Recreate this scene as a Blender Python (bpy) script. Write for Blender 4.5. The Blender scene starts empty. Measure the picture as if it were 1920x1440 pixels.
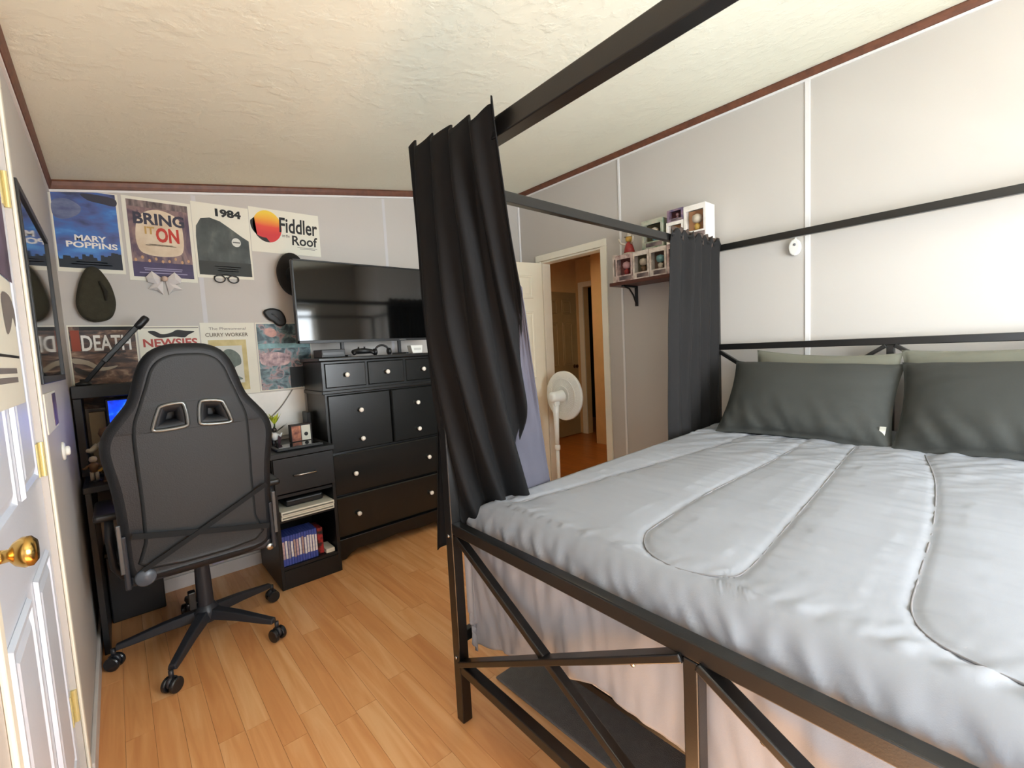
import bpy, bmesh, math, random
from mathutils import Vector, Matrix, noise
random.seed(7)
PI = math.pi
SC = bpy.context.scene
COL = SC.collection
RAD = math.radians

# ------------------------------------------------------------------ camera
YAW, PITCH, ROLL, FPX, CAMH = .7178, -.0791, -.0514, 851.5, 1.27
def camera():
    cy, sy, cp, sp = math.cos(YAW), math.sin(YAW), math.cos(PITCH), math.sin(PITCH)
    f = Vector((sy*cp, cy*cp, sp)); r0 = Vector((cy, -sy, 0)); u0 = r0.cross(f)
    r = math.cos(ROLL)*r0 + math.sin(ROLL)*u0
    u = -math.sin(ROLL)*r0 + math.cos(ROLL)*u0
    cd = bpy.data.cameras.new('camera'); co = bpy.data.objects.new('camera', cd); COL.objects.link(co)
    cd.sensor_fit = 'HORIZONTAL'; cd.sensor_width = 36; cd.lens = FPX*36/1920
    cd.clip_start = .01; cd.clip_end = 100
    m = Matrix((r, u, -f)).transposed().to_4x4(); m.translation = (0, 0, CAMH)
    co.matrix_world = m
    SC.camera = co
camera()

# ------------------------------------------------------------------ room size
FY, WX, LX, NY = 3.17, 2.955, -.162, -1.15       # far, right, left, near wall faces
ZL, ZR = 2.196, 2.681                            # ceiling height at left / right wall
def ceil_z(x): return ZL + (ZR-ZL)*(x-LX)/(WX-LX)
W1 = (.55, 2.30, .80, 2.00)                      # window in the near wall: x0 x1 z0 z1
W2 = (-1.0, .22, .06, 1.82)                      # window in the left wall: y0 y1 z0 z1

# ------------------------------------------------------------------ world, light, exposure
w = bpy.data.worlds.new('world'); SC.world = w; w.use_nodes = True
bg = w.node_tree.nodes['Background']; bg.inputs[0].default_value = (.72, .84, 1, 1); bg.inputs[1].default_value = 1.0
def area(name, loc, aim, sx, sy, power, col):
    l = bpy.data.lights.new(name, 'AREA'); l.shape = 'RECTANGLE'; l.size = sx; l.size_y = sy
    l.energy = power; l.color = col
    o = bpy.data.objects.new(name, l); COL.objects.link(o); o.location = loc
    o.rotation_euler = (Vector(aim)-Vector(loc)).to_track_quat('-Z', 'Y').to_euler()
    return o
area('daylight_near_window', ((W1[0]+W1[1])/2, NY-.16, (W1[2]+W1[3])/2), ((W1[0]+W1[1])/2, 5, (W1[2]+W1[3])/2), W1[1]-W1[0], W1[3]-W1[2], 57, (.88, .95, 1))
area('daylight_left_window', (LX-.16, (W2[0]+W2[1])/2, (W2[2]+W2[3])/2), (5, (W2[0]+W2[1])/2, (W2[2]+W2[3])/2), W2[1]-W2[0], W2[3]-W2[2], 6, (.90, .96, 1))
sun = bpy.data.lights.new('sun', 'SUN'); sun.energy = 17; sun.angle = RAD(.6); sun.color = (1, .98, .95)
so = bpy.data.objects.new('sun', sun); COL.objects.link(so)
so.rotation_euler = Vector((1, .70, -1.92)).to_track_quat('-Z', 'Y').to_euler()   # high sun through the left window, onto the floor before the bed
area('hall_fill_light', (3.75, 3.0, 2.3), (3.75, 3.0, 0), .4, .4, 4, (1, .80, .52))  # warm fill added to light the hall, no lamp stands there
SC.view_settings.view_transform = 'Standard'
SC.view_settings.look = 'None'
SC.view_settings.gamma = 1
SC.view_settings.use_curve_mapping = False
SC.view_settings.exposure = 1.40
SC.cycles.max_bounces = 10
SC.cycles.diffuse_bounces = 6

# ------------------------------------------------------------------ materials
def srgb(c):
    return tuple(((v/255)/12.92 if v/255 <= .04045 else ((v/255+.055)/1.055)**2.4) for v in c)
MATS = {}
def mat(name, rgb, rough=.5, metal=0., var=.06, vscale=8., bump=0., bscale=60., coat=0., spec=.5, emit=None, estr=0, sheen=0.):
    if name in MATS: return MATS[name]
    m = bpy.data.materials.new(name); m.use_nodes = True; MATS[name] = m
    nt = m.node_tree; b = nt.nodes['Principled BSDF']; c = srgb(rgb)
    tc = nt.nodes.new('ShaderNodeTexCoord')
    n = nt.nodes.new('ShaderNodeTexNoise'); n.inputs['Scale'].default_value = vscale; n.inputs['Detail'].default_value = 4
    nt.links.new(tc.outputs['Object'], n.inputs['Vector'])
    r = nt.nodes.new('ShaderNodeValToRGB')
    r.color_ramp.elements[0].position = .3; r.color_ramp.elements[1].position = .7
    r.color_ramp.elements[0].color = (*[max(0, v*(1-var)) for v in c], 1)
    r.color_ramp.elements[1].color = (*[min(1, v*(1+var)) for v in c], 1)
    nt.links.new(n.outputs['Fac'], r.inputs['Fac']); nt.links.new(r.outputs['Color'], b.inputs['Base Color'])
    b.inputs['Roughness'].default_value = rough; b.inputs['Metallic'].default_value = metal
    b.inputs['Specular IOR Level'].default_value = spec
    b.inputs['Coat Weight'].default_value = coat
    b.inputs['Sheen Weight'].default_value = sheen
    if emit:
        b.inputs['Emission Color'].default_value = (*srgb(emit), 1); b.inputs['Emission Strength'].default_value = estr
    if bump:
        n2 = nt.nodes.new('ShaderNodeTexNoise'); n2.inputs['Scale'].default_value = bscale; n2.inputs['Detail'].default_value = 3
        nt.links.new(tc.outputs['Object'], n2.inputs['Vector'])
        bp = nt.nodes.new('ShaderNodeBump'); bp.inputs['Strength'].default_value = bump; bp.inputs['Distance'].default_value = .01
        nt.links.new(n2.outputs['Fac'], bp.inputs['Height']); nt.links.new(bp.outputs['Normal'], b.inputs['Normal'])
    return m
def ramp_mat(name, stops, scale=(1, 1, 1), nscale=3., detail=5, rough=.5, grad=0., axis=2, dist=0.):
    """flat print: noise (plus an optional ramp along one object axis) through a colour ramp"""
    m = bpy.data.materials.new(name); m.use_nodes = True; MATS[name] = m
    nt = m.node_tree; b = nt.nodes['Principled BSDF']
    tc = nt.nodes.new('ShaderNodeTexCoord'); mp = nt.nodes.new('ShaderNodeMapping'); mp.inputs['Scale'].default_value = scale
    nt.links.new(tc.outputs['Object'], mp.inputs['Vector'])
    n = nt.nodes.new('ShaderNodeTexNoise'); n.inputs['Scale'].default_value = nscale; n.inputs['Detail'].default_value = detail; n.inputs['Distortion'].default_value = dist
    nt.links.new(mp.outputs['Vector'], n.inputs['Vector'])
    fac = n.outputs['Fac']
    if grad:
        sep = nt.nodes.new('ShaderNodeSeparateXYZ'); nt.links.new(tc.outputs['Object'], sep.inputs[0])
        ma = nt.nodes.new('ShaderNodeMath'); ma.operation = 'MULTIPLY_ADD'; ma.inputs[1].default_value = grad
        nt.links.new(sep.outputs[axis], ma.inputs[0]); nt.links.new(fac, ma.inputs[2]); fac = ma.outputs[0]
    r = nt.nodes.new('ShaderNodeValToRGB')
    el = r.color_ramp.elements
    while len(el) < len(stops): el.new(.5)
    for e, (p, c) in zip(el, stops): e.position = p; e.color = (*srgb(c), 1)
    nt.links.new(fac, r.inputs['Fac']); nt.links.new(r.outputs['Color'], b.inputs['Base Color'])
    b.inputs['Roughness'].default_value = rough
    return m
def ceiling_mat():
    m = mat('ceiling_paint', (236, 235, 216), .9, var=.02, vscale=1.2)
    nt = m.node_tree; b = nt.nodes['Principled BSDF']
    tc = nt.nodes.new('ShaderNodeTexCoord')
    n = nt.nodes.new('ShaderNodeTexNoise'); n.inputs['Scale'].default_value = 16; n.inputs['Detail'].default_value = 6; n.inputs['Roughness'].default_value = .62
    v = nt.nodes.new('ShaderNodeTexVoronoi'); v.inputs['Scale'].default_value = 9
    mx = nt.nodes.new('ShaderNodeMath'); mx.operation = 'MULTIPLY'
    r = nt.nodes.new('ShaderNodeValToRGB'); r.color_ramp.elements[0].position = .46; r.color_ramp.elements[1].position = .60
    nt.links.new(tc.outputs['Object'], n.inputs['Vector']); nt.links.new(tc.outputs['Object'], v.inputs['Vector'])
    nt.links.new(n.outputs['Fac'], r.inputs['Fac']); nt.links.new(r.outputs['Color'], mx.inputs[0]); nt.links.new(v.outputs['Distance'], mx.inputs[1])
    bp = nt.nodes.new('ShaderNodeBump'); bp.inputs['Strength'].default_value = .28; bp.inputs['Distance'].default_value = .008
    nt.links.new(mx.outputs[0], bp.inputs['Height']); nt.links.new(bp.outputs['Normal'], b.inputs['Normal'])
    return m
def wood_floor_mat(name, a, bcol, c):
    m = bpy.data.materials.new(name); m.use_nodes = True; MATS[name] = m
    nt = m.node_tree; b = nt.nodes['Principled BSDF']
    g = nt.nodes.new('ShaderNodeNewGeometry'); oi = nt.nodes.new('ShaderNodeObjectInfo')
    mp = nt.nodes.new('ShaderNodeMapping'); mp.inputs['Scale'].default_value = (22, 1.6, 1)
    ad = nt.nodes.new('ShaderNodeVectorMath'); ad.operation = 'ADD'
    cb = nt.nodes.new('ShaderNodeCombineXYZ'); mu = nt.nodes.new('ShaderNodeMath'); mu.operation = 'MULTIPLY'; mu.inputs[1].default_value = 37
    nt.links.new(oi.outputs['Random'], mu.inputs[0]); nt.links.new(mu.outputs[0], cb.inputs[1]); nt.links.new(mu.outputs[0], cb.inputs[2])
    nt.links.new(g.outputs['Position'], ad.inputs[0]); nt.links.new(cb.outputs[0], ad.inputs[1]); nt.links.new(ad.outputs[0], mp.inputs['Vector'])
    n = nt.nodes.new('ShaderNodeTexNoise'); n.inputs['Scale'].default_value = 1.; n.inputs['Detail'].default_value = 6; n.inputs['Distortion'].default_value = 1.2
    nt.links.new(mp.outputs[0], n.inputs['Vector'])
    s = nt.nodes.new('ShaderNodeMath'); s.operation = 'MULTIPLY_ADD'; s.inputs[1].default_value = .30
    nt.links.new(oi.outputs['Random'], s.inputs[0]); nt.links.new(n.outputs['Fac'], s.inputs[2])
    r = nt.nodes.new('ShaderNodeValToRGB'); el = r.color_ramp.elements; el.new(.5)
    for e, (p, cc) in zip(el, ((.36, a), (.64, bcol), (.92, c))): e.position = p; e.color = (*srgb(cc), 1)
    nt.links.new(s.outputs[0], r.inputs['Fac']); nt.links.new(r.outputs[0], b.inputs['Base Color'])
    b.inputs['Roughness'].default_value = .33; b.inputs['Specular IOR Level'].default_value = .45
    return m

M_WALL = mat('wall_paint', (192, 186, 179), .55, var=.015, vscale=2, bump=.03, bscale=90, spec=.4)
M_CEIL = ceiling_mat()
M_CROWN = mat('brown_wood_trim', (104, 62, 42), .5, var=.25, vscale=30)
M_TRIMW = mat('cream_trim_paint', (235, 229, 212), .4, var=.02)
M_BATTEN = mat('pale_batten', (226, 223, 221), .5, var=.02)
M_DOORW = mat('white_door_paint', (216, 222, 234), .28, var=.015, bump=.05, bscale=140)
M_DOORC = mat('cream_door_paint', (238, 230, 208), .4, var=.015, bump=.05, bscale=140)
M_BRASS = mat('polished_brass', (206, 168, 96), .22, 1., var=.1)
M_BRASSD = mat('hinge_brass', (216, 200, 140), .35, .3, var=.1)
M_PLANK = wood_floor_mat('laminate_plank', (212, 145, 89), (227, 165, 107), (239, 188, 133))
M_JOINT = mat('plank_joint', (96, 54, 28), .8)
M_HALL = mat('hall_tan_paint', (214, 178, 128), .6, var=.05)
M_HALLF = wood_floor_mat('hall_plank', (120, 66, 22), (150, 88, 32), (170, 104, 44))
M_STEEL = mat('black_powder_coat', (20, 19, 18), .3, .2, var=.12, bump=.03, bscale=300, spec=.7)
M_COMF = mat('grey_comforter_fabric', (138, 140, 145), .7, var=.03, vscale=5, bump=.08, bscale=500)
M_CURT = mat('black_curtain_fabric', (8, 7, 7), .85, var=.12, vscale=5, bump=.06, bscale=400, spec=.3)
M_CURT2 = mat('charcoal_curtain_fabric', (20, 17, 16), .88, var=.1, bump=.06, bscale=400)
M_LINING = mat('blue_grey_lining', (74, 72, 82), .85, var=.05, bump=.06, bscale=300)
M_PILD = mat('dark_grey_pillowcase', (50, 51, 47), .85, var=.02, vscale=6, bump=.08, bscale=400)
M_PILL = mat('pale_sage_pillowcase', (104, 103, 90), .85, var=.02, bump=.08, bscale=400)
M_BLACKW = mat('black_lacquer', (20, 20, 19), .3, var=.15, vscale=12, spec=.5)
M_BLACKF = mat('black_drawer_front', (22, 22, 20), .26, var=.12, vscale=6, spec=.6)
M_DESK = mat('black_desk_laminate', (16, 18, 20), .42, var=.1, vscale=20)
M_KNOB = mat('white_knob', (236, 228, 214), .25, var=.03)
M_CHROME = mat('brushed_chrome', (200, 200, 198), .22, 1., var=.05)
M_PLASTIC = mat('black_plastic', (24, 24, 25), .4, var=.1)
M_SCREEN = mat('tv_glass', (9, 9, 9), .06, var=.1, spec=.7)
M_CHAIR = mat('black_faux_leather', (30, 33, 35), .55, var=.05, vscale=7, bump=.1, bscale=220)
M_CHAIRD = mat('dark_faux_leather', (20, 22, 26), .5, var=.05, vscale=7, bump=.1, bscale=220)
M_CHAIRP = mat('chair_plastic', (38, 40, 46), .42, var=.08)
M_WHITEP = mat('white_plastic', (232, 230, 222), .35, var=.02)
M_PAPER = mat('white_paper', (226, 222, 206), .6, var=.02)
M_RUG = mat('dark_grey_rug_pile', (104, 102, 100), .95, var=.08, vscale=40, bump=.4, bscale=300)
M_INK = mat('black_ink', (24, 22, 20), .6)
M_WHITEINK = mat('white_ink', (235, 230, 222), .6)
M_REDINK = mat('red_ink', (190, 52, 36), .6)

# ------------------------------------------------------------------ mesh helpers
class MB:
    def __init__(s): s.v = []; s.f = []
    def add(s, vs, fs):
        o = len(s.v); s.v += [tuple(v) for v in vs]; s.f += [tuple(i+o for i in f) for f in fs]; return s
    def box(s, x0, x1, y0, y1, z0, z1):
        x0, x1 = sorted((x0, x1)); y0, y1 = sorted((y0, y1)); z0, z1 = sorted((z0, z1))
        return s.add([(x0,y0,z0),(x1,y0,z0),(x1,y1,z0),(x0,y1,z0),(x0,y0,z1),(x1,y0,z1),(x1,y1,z1),(x0,y1,z1)],
                     [(0,3,2,1),(4,5,6,7),(0,1,5,4),(1,2,6,5),(2,3,7,6),(3,0,4,7)])
    def bar(s, a, b, w, h, up=(0, 0, 1)):
        a, b = Vector(a), Vector(b); d = (b-a).normalized(); up = Vector(up)
        if abs(d.dot(up)) > .98: up = Vector((1, 0, 0))
        x = d.cross(up).normalized()*w/2; y = x.cross(d).normalized()*h/2
        vs = [p+sx*x+sy*y for p in (a, b) for sx, sy in ((-1,-1),(1,-1),(1,1),(-1,1))]
        return s.add(vs, [(0,3,2,1),(4,5,6,7),(0,1,5,4),(1,2,6,5),(2,3,7,6),(3,0,4,7)])
    def tube(s, pts, r, n=10, closed=False):
        pts = [Vector(p) for p in pts]; k = len(pts); rs = r if isinstance(r, (list, tuple)) else [r]*k
        vs = []; prev = None
        for i, p in enumerate(pts):
            if closed: d = pts[(i+1) % k]-pts[i-1]
            else: d = pts[min(i+1, k-1)]-pts[max(i-1, 0)]
            d.normalize()
            if prev is None:
                a = Vector((0, 0, 1)) if abs(d.z) < .9 else Vector((1, 0, 0)); x = d.cross(a).normalized()
            else:
                x = (prev-d*prev.dot(d)).normalized()
            prev = x; y = d.cross(x)
            vs += [p+rs[i]*(math.cos(2*PI*j/n)*x+math.sin(2*PI*j/n)*y) for j in range(n)]
        fs = []
        for i in range(k if closed else k-1):
            for j in range(n):
                a0 = i*n+j; a1 = i*n+(j+1) % n; b0 = ((i+1) % k)*n+j; b1 = ((i+1) % k)*n+(j+1) % n
                fs.append((a0, a1, b1, b0))
        if not closed: fs += [tuple(range(n))[::-1], tuple(range((k-1)*n, k*n))]
        return s.add(vs, fs)
    def lathe(s, prof, n=20, o=(0, 0, 0), axis=(0, 0, 1)):
        o = Vector(o); q = Vector((0, 0, 1)).rotation_difference(Vector(axis))
        vs = []
        for r, z in prof: vs += [o+q @ Vector((max(r, 1e-4)*math.cos(2*PI*j/n), max(r, 1e-4)*math.sin(2*PI*j/n), z)) for j in range(n)]
        fs = [(i*n+j, i*n+(j+1) % n, (i+1)*n+(j+1) % n, (i+1)*n+j) for i in range(len(prof)-1) for j in range(n)]
        fs += [tuple(range(n))[::-1], tuple(range((len(prof)-1)*n, len(prof)*n))]
        return s.add(vs, fs)
    def prism(s, poly, a, b, axis=1):
        """poly in the two remaining axes, extruded from a to b along axis"""
        def P(u, v, t): return (t, u, v) if axis == 0 else ((u, t, v) if axis == 1 else (u, v, t))
        n = len(poly)
        vs = [P(u, v, a) for u, v in poly]+[P(u, v, b) for u, v in poly]
        fs = [tuple(range(n)), tuple(range(n, 2*n))[::-1]]+[(i, i+n, (i+1) % n+n, (i+1) % n) for i in range(n)]
        return s.add(vs, fs)
    def grid(s, fn, nu, nv):
        vs = [fn(i/nu, j/nv) for i in range(nu+1) for j in range(nv+1)]
        fs = [(i*(nv+1)+j, (i+1)*(nv+1)+j, (i+1)*(nv+1)+j+1, i*(nv+1)+j+1) for i in range(nu) for j in range(nv)]
        return s.add(vs, fs)
def mesh_from(v, f, name, m, smooth=False, fixn=True):
    me = bpy.data.meshes.new(name); me.from_pydata(v, [], f)
    if fixn:
        bm = bmesh.new(); bm.from_mesh(me); bmesh.ops.recalc_face_normals(bm, faces=bm.faces); bm.to_mesh(me); bm.free()
    me.materials.append(m)
    if smooth:
        for p in me.polygons: p.use_smooth = True
    me.update(); return me
def build(name, mb, m, parent=None, bevel=0., smooth=False, local=False, solid=0., seg=2, fixn=True, angle=False):
    """world-space verts; origin goes to the base centre. local=True: verts are in the parent's own frame"""
    xs = [v[0] for v in mb.v]; ys = [v[1] for v in mb.v]; zs = [v[2] for v in mb.v]
    o = Vector(((min(xs)+max(xs))/2, (min(ys)+max(ys))/2, min(zs)))
    me = mesh_from([Vector(v)-o for v in mb.v], mb.f, name, m, smooth, fixn)
    ob = bpy.data.objects.new(name, me); COL.objects.link(ob)
    if parent is not None:
        ob.parent = parent
        ob.location = o if local else o-world_loc(parent)
    else: ob.location = o
    if solid:
        md = ob.modifiers.new('thickness', 'SOLIDIFY'); md.thickness = solid; md.offset = 0
    if bevel:
        md = ob.modifiers.new('bevel', 'BEVEL'); md.width = bevel; md.segments = seg; md.limit_method = 'ANGLE'; md.angle_limit = RAD(35)
    if angle:
        for p in me.polygons: p.use_smooth = True
        me.set_sharp_from_angle(angle=RAD(40))
    return ob
def world_loc(o):
    p = Vector(o.location)
    while o.parent: o = o.parent; p = p+Vector(o.location)
    return p
def tag(o, label, cat, group=None, kind=None):
    o['label'] = label; o['category'] = cat
    if group: o['group'] = group
    if kind: o['kind'] = kind
    return o
def struct(o, label=None):
    o['kind'] = 'structure'
    if label: o['label'] = label
    return o
def thing(name, label, cat, loc, rz=0., group=None):
    e = bpy.data.objects.new(name, None); COL.objects.link(e); e.location = loc; e.rotation_euler = (0, 0, rz)
    e.empty_display_size = .1
    return tag(e, label, cat, group)
def curve_shape(polys, thick, bevel=0., res=2):
    """filled flat shape (outer outline + holes) with thickness, in local XY; returns verts, faces"""
    cu = bpy.data.curves.new('tmp', 'CURVE'); cu.dimensions = '2D'; cu.fill_mode = 'BOTH'
    cu.extrude = max(thick/2-bevel, 0); cu.bevel_depth = bevel; cu.bevel_resolution = res
    for poly in polys:
        sp = cu.splines.new('POLY'); sp.points.add(len(poly)-1); sp.use_cyclic_u = True
        for p, (x, y) in zip(sp.points, poly): p.co = (x, y, 0, 1)
    return _curve_to_lists(cu)
def _curve_to_lists(cu):
    ob = bpy.data.objects.new('tmp', cu); COL.objects.link(ob)
    dg = bpy.context.evaluated_depsgraph_get(); ev = ob.evaluated_get(dg); me = ev.to_mesh()
    v = [Vector(x.co) for x in me.vertices]; f = [tuple(p.vertices) for p in me.polygons]
    ev.to_mesh_clear(); bpy.data.objects.remove(ob); bpy.data.curves.remove(cu)
    return v, f
def text_lists(s, w, h, bold=0., spacing=1.):
    cu = bpy.data.curves.new('tmp', 'FONT'); cu.body = s; cu.size = 1; cu.offset = bold; cu.resolution_u = 3; cu.space_character = spacing
    v, f = _curve_to_lists(cu)
    x0, x1 = min(p.x for p in v), max(p.x for p in v); y0, y1 = min(p.y for p in v), max(p.y for p in v)
    return [Vector(((p.x-x0)/(x1-x0)*w, (p.y-y0)/(y1-y0)*h, 0)) for p in v], f
def smooth_poly(pts, n=4):
    """Catmull-Rom through a closed outline"""
    out = []; k = len(pts)
    for i in range(k):
        p0, p1, p2, p3 = (Vector(pts[(i+j-1) % k]) for j in range(4))
        for q in range(n):
            t = q/n
            out.append(tuple(.5*((2*p1)+(p2-p0)*t+(2*p0-5*p1+4*p2-p3)*t*t+(3*p1-p0-3*p2+p3)*t**3)))
    return out
def ellipse(cx, cy, rx, ry, n=28, a0=0, a1=2*PI):
    return [(cx+rx*math.cos(a0+(a1-a0)*i/n), cy+ry*math.sin(a0+(a1-a0)*i/n)) for i in range(n)]

# ================================================================== SETTING
# ---- floor with single strips
fl = struct(build('floor', MB().box(LX-.12, WX+.1, NY-.12, FY+.1, -.08, -.003), M_JOINT), 'orange brown laminate floor of narrow wood strips')
unit = mesh_from([(x, y, z) for z in (0, 1) for x, y in ((0,0),(1,0),(1,1),(0,1))],
                 [(0,3,2,1),(4,5,6,7),(0,1,5,4),(1,2,6,5),(2,3,7,6),(3,0,4,7)], 'plank', M_PLANK)
rr = random.Random(3)
SW = .0782; x = LX+.001
npl = 0
while x < WX-.005:
    xw = min(SW, WX-x)
    y = NY+.001-rr.uniform(0, .55)
    while y < FY-.004:
        L = rr.uniform(.55, .98); y0 = max(y, NY+.001); y1 = min(y+L, FY-.001)
        if y1-y0 > .03:
            p = bpy.data.objects.new('plank', unit); COL.objects.link(p); p.parent = fl
            p.location = Vector((x, y0, -.003))-fl.location; p.scale = (xw-.0008, y1-y0-.0012, .003); npl += 1
        y += L
    x += xw
# ---- walls
def rects_minus(a0, a1, b0, b1, holes):
    """split a rectangle into boxes around rectangular holes"""
    As = sorted({a0, a1, *[h[0] for h in holes], *[h[1] for h in holes]}); out = []
    for s, e in zip(As, As[1:]):
        hs = sorted([(h[2], h[3]) for h in holes if h[0] <= s and h[1] >= e]); b = b0
        for lo, hi in hs:
            if lo > b: out.append((s, e, b, lo))
            b = max(b, hi)
        if b < b1: out.append((s, e, b, b1))
    return out
DR1 = (.99, 1.785, 0, 2.02)       # closed door in the left wall  (y0 y1 z0 z1)
DR2 = (2.24, 2.905, 0, 2.022)     # doorway in the right wall
mb = MB()
for y0, y1, z0, z1 in rects_minus(NY-.1, FY+.1, 0, ZL+.06, [DR1, W2]): mb.box(LX-.1, LX, y0, y1, z0, z1)
struct(build('wall_left', mb, M_WALL), 'pale grey panelled wall with white door and framed glass')
mb = MB()
for y0, y1, z0, z1 in rects_minus(NY-.1, FY, 0, ZR+.06, [DR2]): mb.box(WX, WX+.1, y0, y1, z0, z1)
struct(build('wall_right', mb, M_WALL), 'pale lavender grey panelled wall behind the bed head')
struct(build('wall_far', MB().prism([(LX, 0), (WX+.1, 0), (WX+.1, ceil_z(WX+.1)+.05), (LX, ZL+.05)], FY, FY+.1), M_WALL), 'grey far wall covered with posters under sloped ceiling')
mb = MB()
for x0, x1, z0, z1 in rects_minus(LX, WX, 0, ZL, [W1]): mb.box(x0, x1, NY-.1, NY, z0, z1)
mb.prism([(LX, ZL), (WX, ZL), (WX, ZR+.05), (LX, ZL+.05)], NY-.1, NY)
struct(build('wall_near', mb, M_WALL), 'grey wall with a wide window behind the camera')
e = .1; zx0, zx1 = ceil_z(LX-e), ceil_z(WX+e)
struct(build('ceiling', MB().prism([(LX-e, zx0), (WX+e, zx1), (WX+e, zx1+.08), (LX-e, zx0+.08)], NY-.1, FY+.1), M_CEIL), 'cream textured sloped ceiling')
# ---- crown trim and white bead
def crown(name, a, b, inward, label):
    a, b, n = Vector(a), Vector(b), Vector(inward)
    m = MB()
    prof = [(0, 0), (.016, 0), (.022, -.010), (.017, -.028), (.011, -.042), (0, -.044)]
    m.add([p+n*u+Vector((0, 0, 1))*v for p in (a, b) for u, v in prof], [tuple(range(6)), tuple(range(6, 12))[::-1]]+[(i, (i+1) % 6, (i+1) % 6+6, i+6) for i in range(6)])
    o = struct(build(name, m, M_CROWN), label)
    m = MB(); q = Vector((0, 0, -.044)); prof = [(0, 0), (.008, 0), (.008, -.012), (0, -.012)]
    m.add([p+q+n*u+Vector((0, 0, 1))*v for p in (a, b) for u, v in prof], [(0,1,2,3), (7,6,5,4)]+[(i, (i+1) % 4, (i+1) % 4+4, i+4) for i in range(4)])
    build('bead', m, M_BATTEN, o)
crown('trim_1', (LX, FY, ZL), (WX, FY, ZR), (0, -1, 0), 'brown wood crown strip over the posters')
crown('trim_2', (LX, NY, ZL), (LX, FY, ZL), (1, 0, 0), 'brown wood crown strip over the white door')
crown('trim_3', (WX, NY, ZR), (WX, FY, ZR), (-1, 0, 0), 'brown wood crown strip above the bed wall')
# ---- batten strips over the panel seams
for i, (yy, ww) in enumerate(((2.055, .018), (.83, .026), (-.39, .026))):
    struct(build('trim_%d' % (4+i), MB().box(WX-.006, WX, yy-ww/2, yy+ww/2, .08, ZR-.05), M_BATTEN, bevel=.002), 'pale vertical batten on the bed wall, %s' % ('above the wall shelf', 'above the headboard', 'near the window')[i])
for i, xx in enumerate((.43, 1.60)):
    struct(build('trim_%d' % (7+i), MB().box(xx-.011, xx+.011, FY-.0008, FY, .08, ceil_z(xx)-.06), mat('wall_seam', (200, 197, 198), .5, var=.02)), 'thin seam strip on the far wall, %s' % ('behind the posters', 'above the television')[i])
struct(build('trim_9', MB().box(WX-.018, WX, FY-.018, FY, .08, ZR-.05), M_BATTEN, bevel=.004), 'pale strip in the far room corner')
# ---- baseboards
mb = MB(); mb.box(LX, LX+.012, 1.85, FY, 0, .075); mb.box(LX, LX+.012, NY, 1.0, 0, .075)
struct(build('baseboard_left', mb, mat('pale_baseboard', (206, 200, 196), .45), bevel=.003))
struct(build('baseboard_far', MB().box(LX+.013, WX-.02, FY-.012, FY, 0, .075), MATS['pale_baseboard'], bevel=.003))
mb = MB(); mb.box(WX-.012, WX, NY, 2.18, 0, .075)
struct(build('baseboard_right', mb, MATS['pale_baseboard'], bevel=.003))
# ---- windows behind the camera
M_PANE = bpy.data.materials.new('window_glass'); M_PANE.use_nodes = True
nt = M_PANE.node_tree; nt.nodes.clear()
out = nt.nodes.new('ShaderNodeOutputMaterial'); mix = nt.nodes.new('ShaderNodeMixShader'); tr = nt.nodes.new('ShaderNodeBsdfTransparent'); gl = nt.nodes.new('ShaderNodeBsdfGlossy')
gl.inputs['Roughness'].default_value = .02; mix.inputs[0].default_value = .06
nt.links.new(tr.outputs[0], mix.inputs[1]); nt.links.new(gl.outputs[0], mix.inputs[2]); nt.links.new(mix.outputs[0], out.inputs[0])
def window(name, x0, x1, z0, z1, axis, face, sgn, label):
    def bx(m, a0, a1, d0, d1, b0, b1):
        d0, d1 = face+sgn*d0, face+sgn*d1
        return m.box(a0, a1, d0, d1, b0, b1) if axis == 1 else m.box(d0, d1, a0, a1, b0, b1)
    f = MB(); t = .04
    for a in ((x0, x0+t, z0, z1), (x1-t, x1, z0, z1), (x0+t, x1-t, z0, z0+t), (x0+t, x1-t, z1-t, z1)): bx(f, a[0], a[1], -.08, -.03, a[2], a[3])
    o = struct(build(name, f, M_TRIMW, bevel=.004), label)
    m = MB(); c = .055
    for a in ((x0-c, x0, z0-c, z1+c), (x1, x1+c, z0-c, z1+c), (x0, x1, z0-c, z0), (x0, x1, z1, z1+c)): bx(m, a[0], a[1], .001, .017, a[2], a[3])
    build('casing', m, M_TRIMW, o, bevel=.003)
    zm = (z0+z1)/2
    build('meeting_rail', bx(MB(), x0+t, x1-t, -.075, -.035, zm-.02, zm+.02), M_TRIMW, o)
    for b0, b1 in ((z0+t, zm-.02), (zm+.02, z1-t)): build('pane', bx(MB(), x0+t, x1-t, -.058, -.054, b0, b1), M_PANE, o)
    build('sill', bx(MB(), x0-.06, x1+.06, .018, .06, z0-.025, z0), M_TRIMW, o, bevel=.004)
window('window_1', *W1, 1, NY, 1, 'wide white window in the near wall')
window('window_2', *W2, 0, LX, 1, 'white window in the left wall beside the door')

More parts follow.
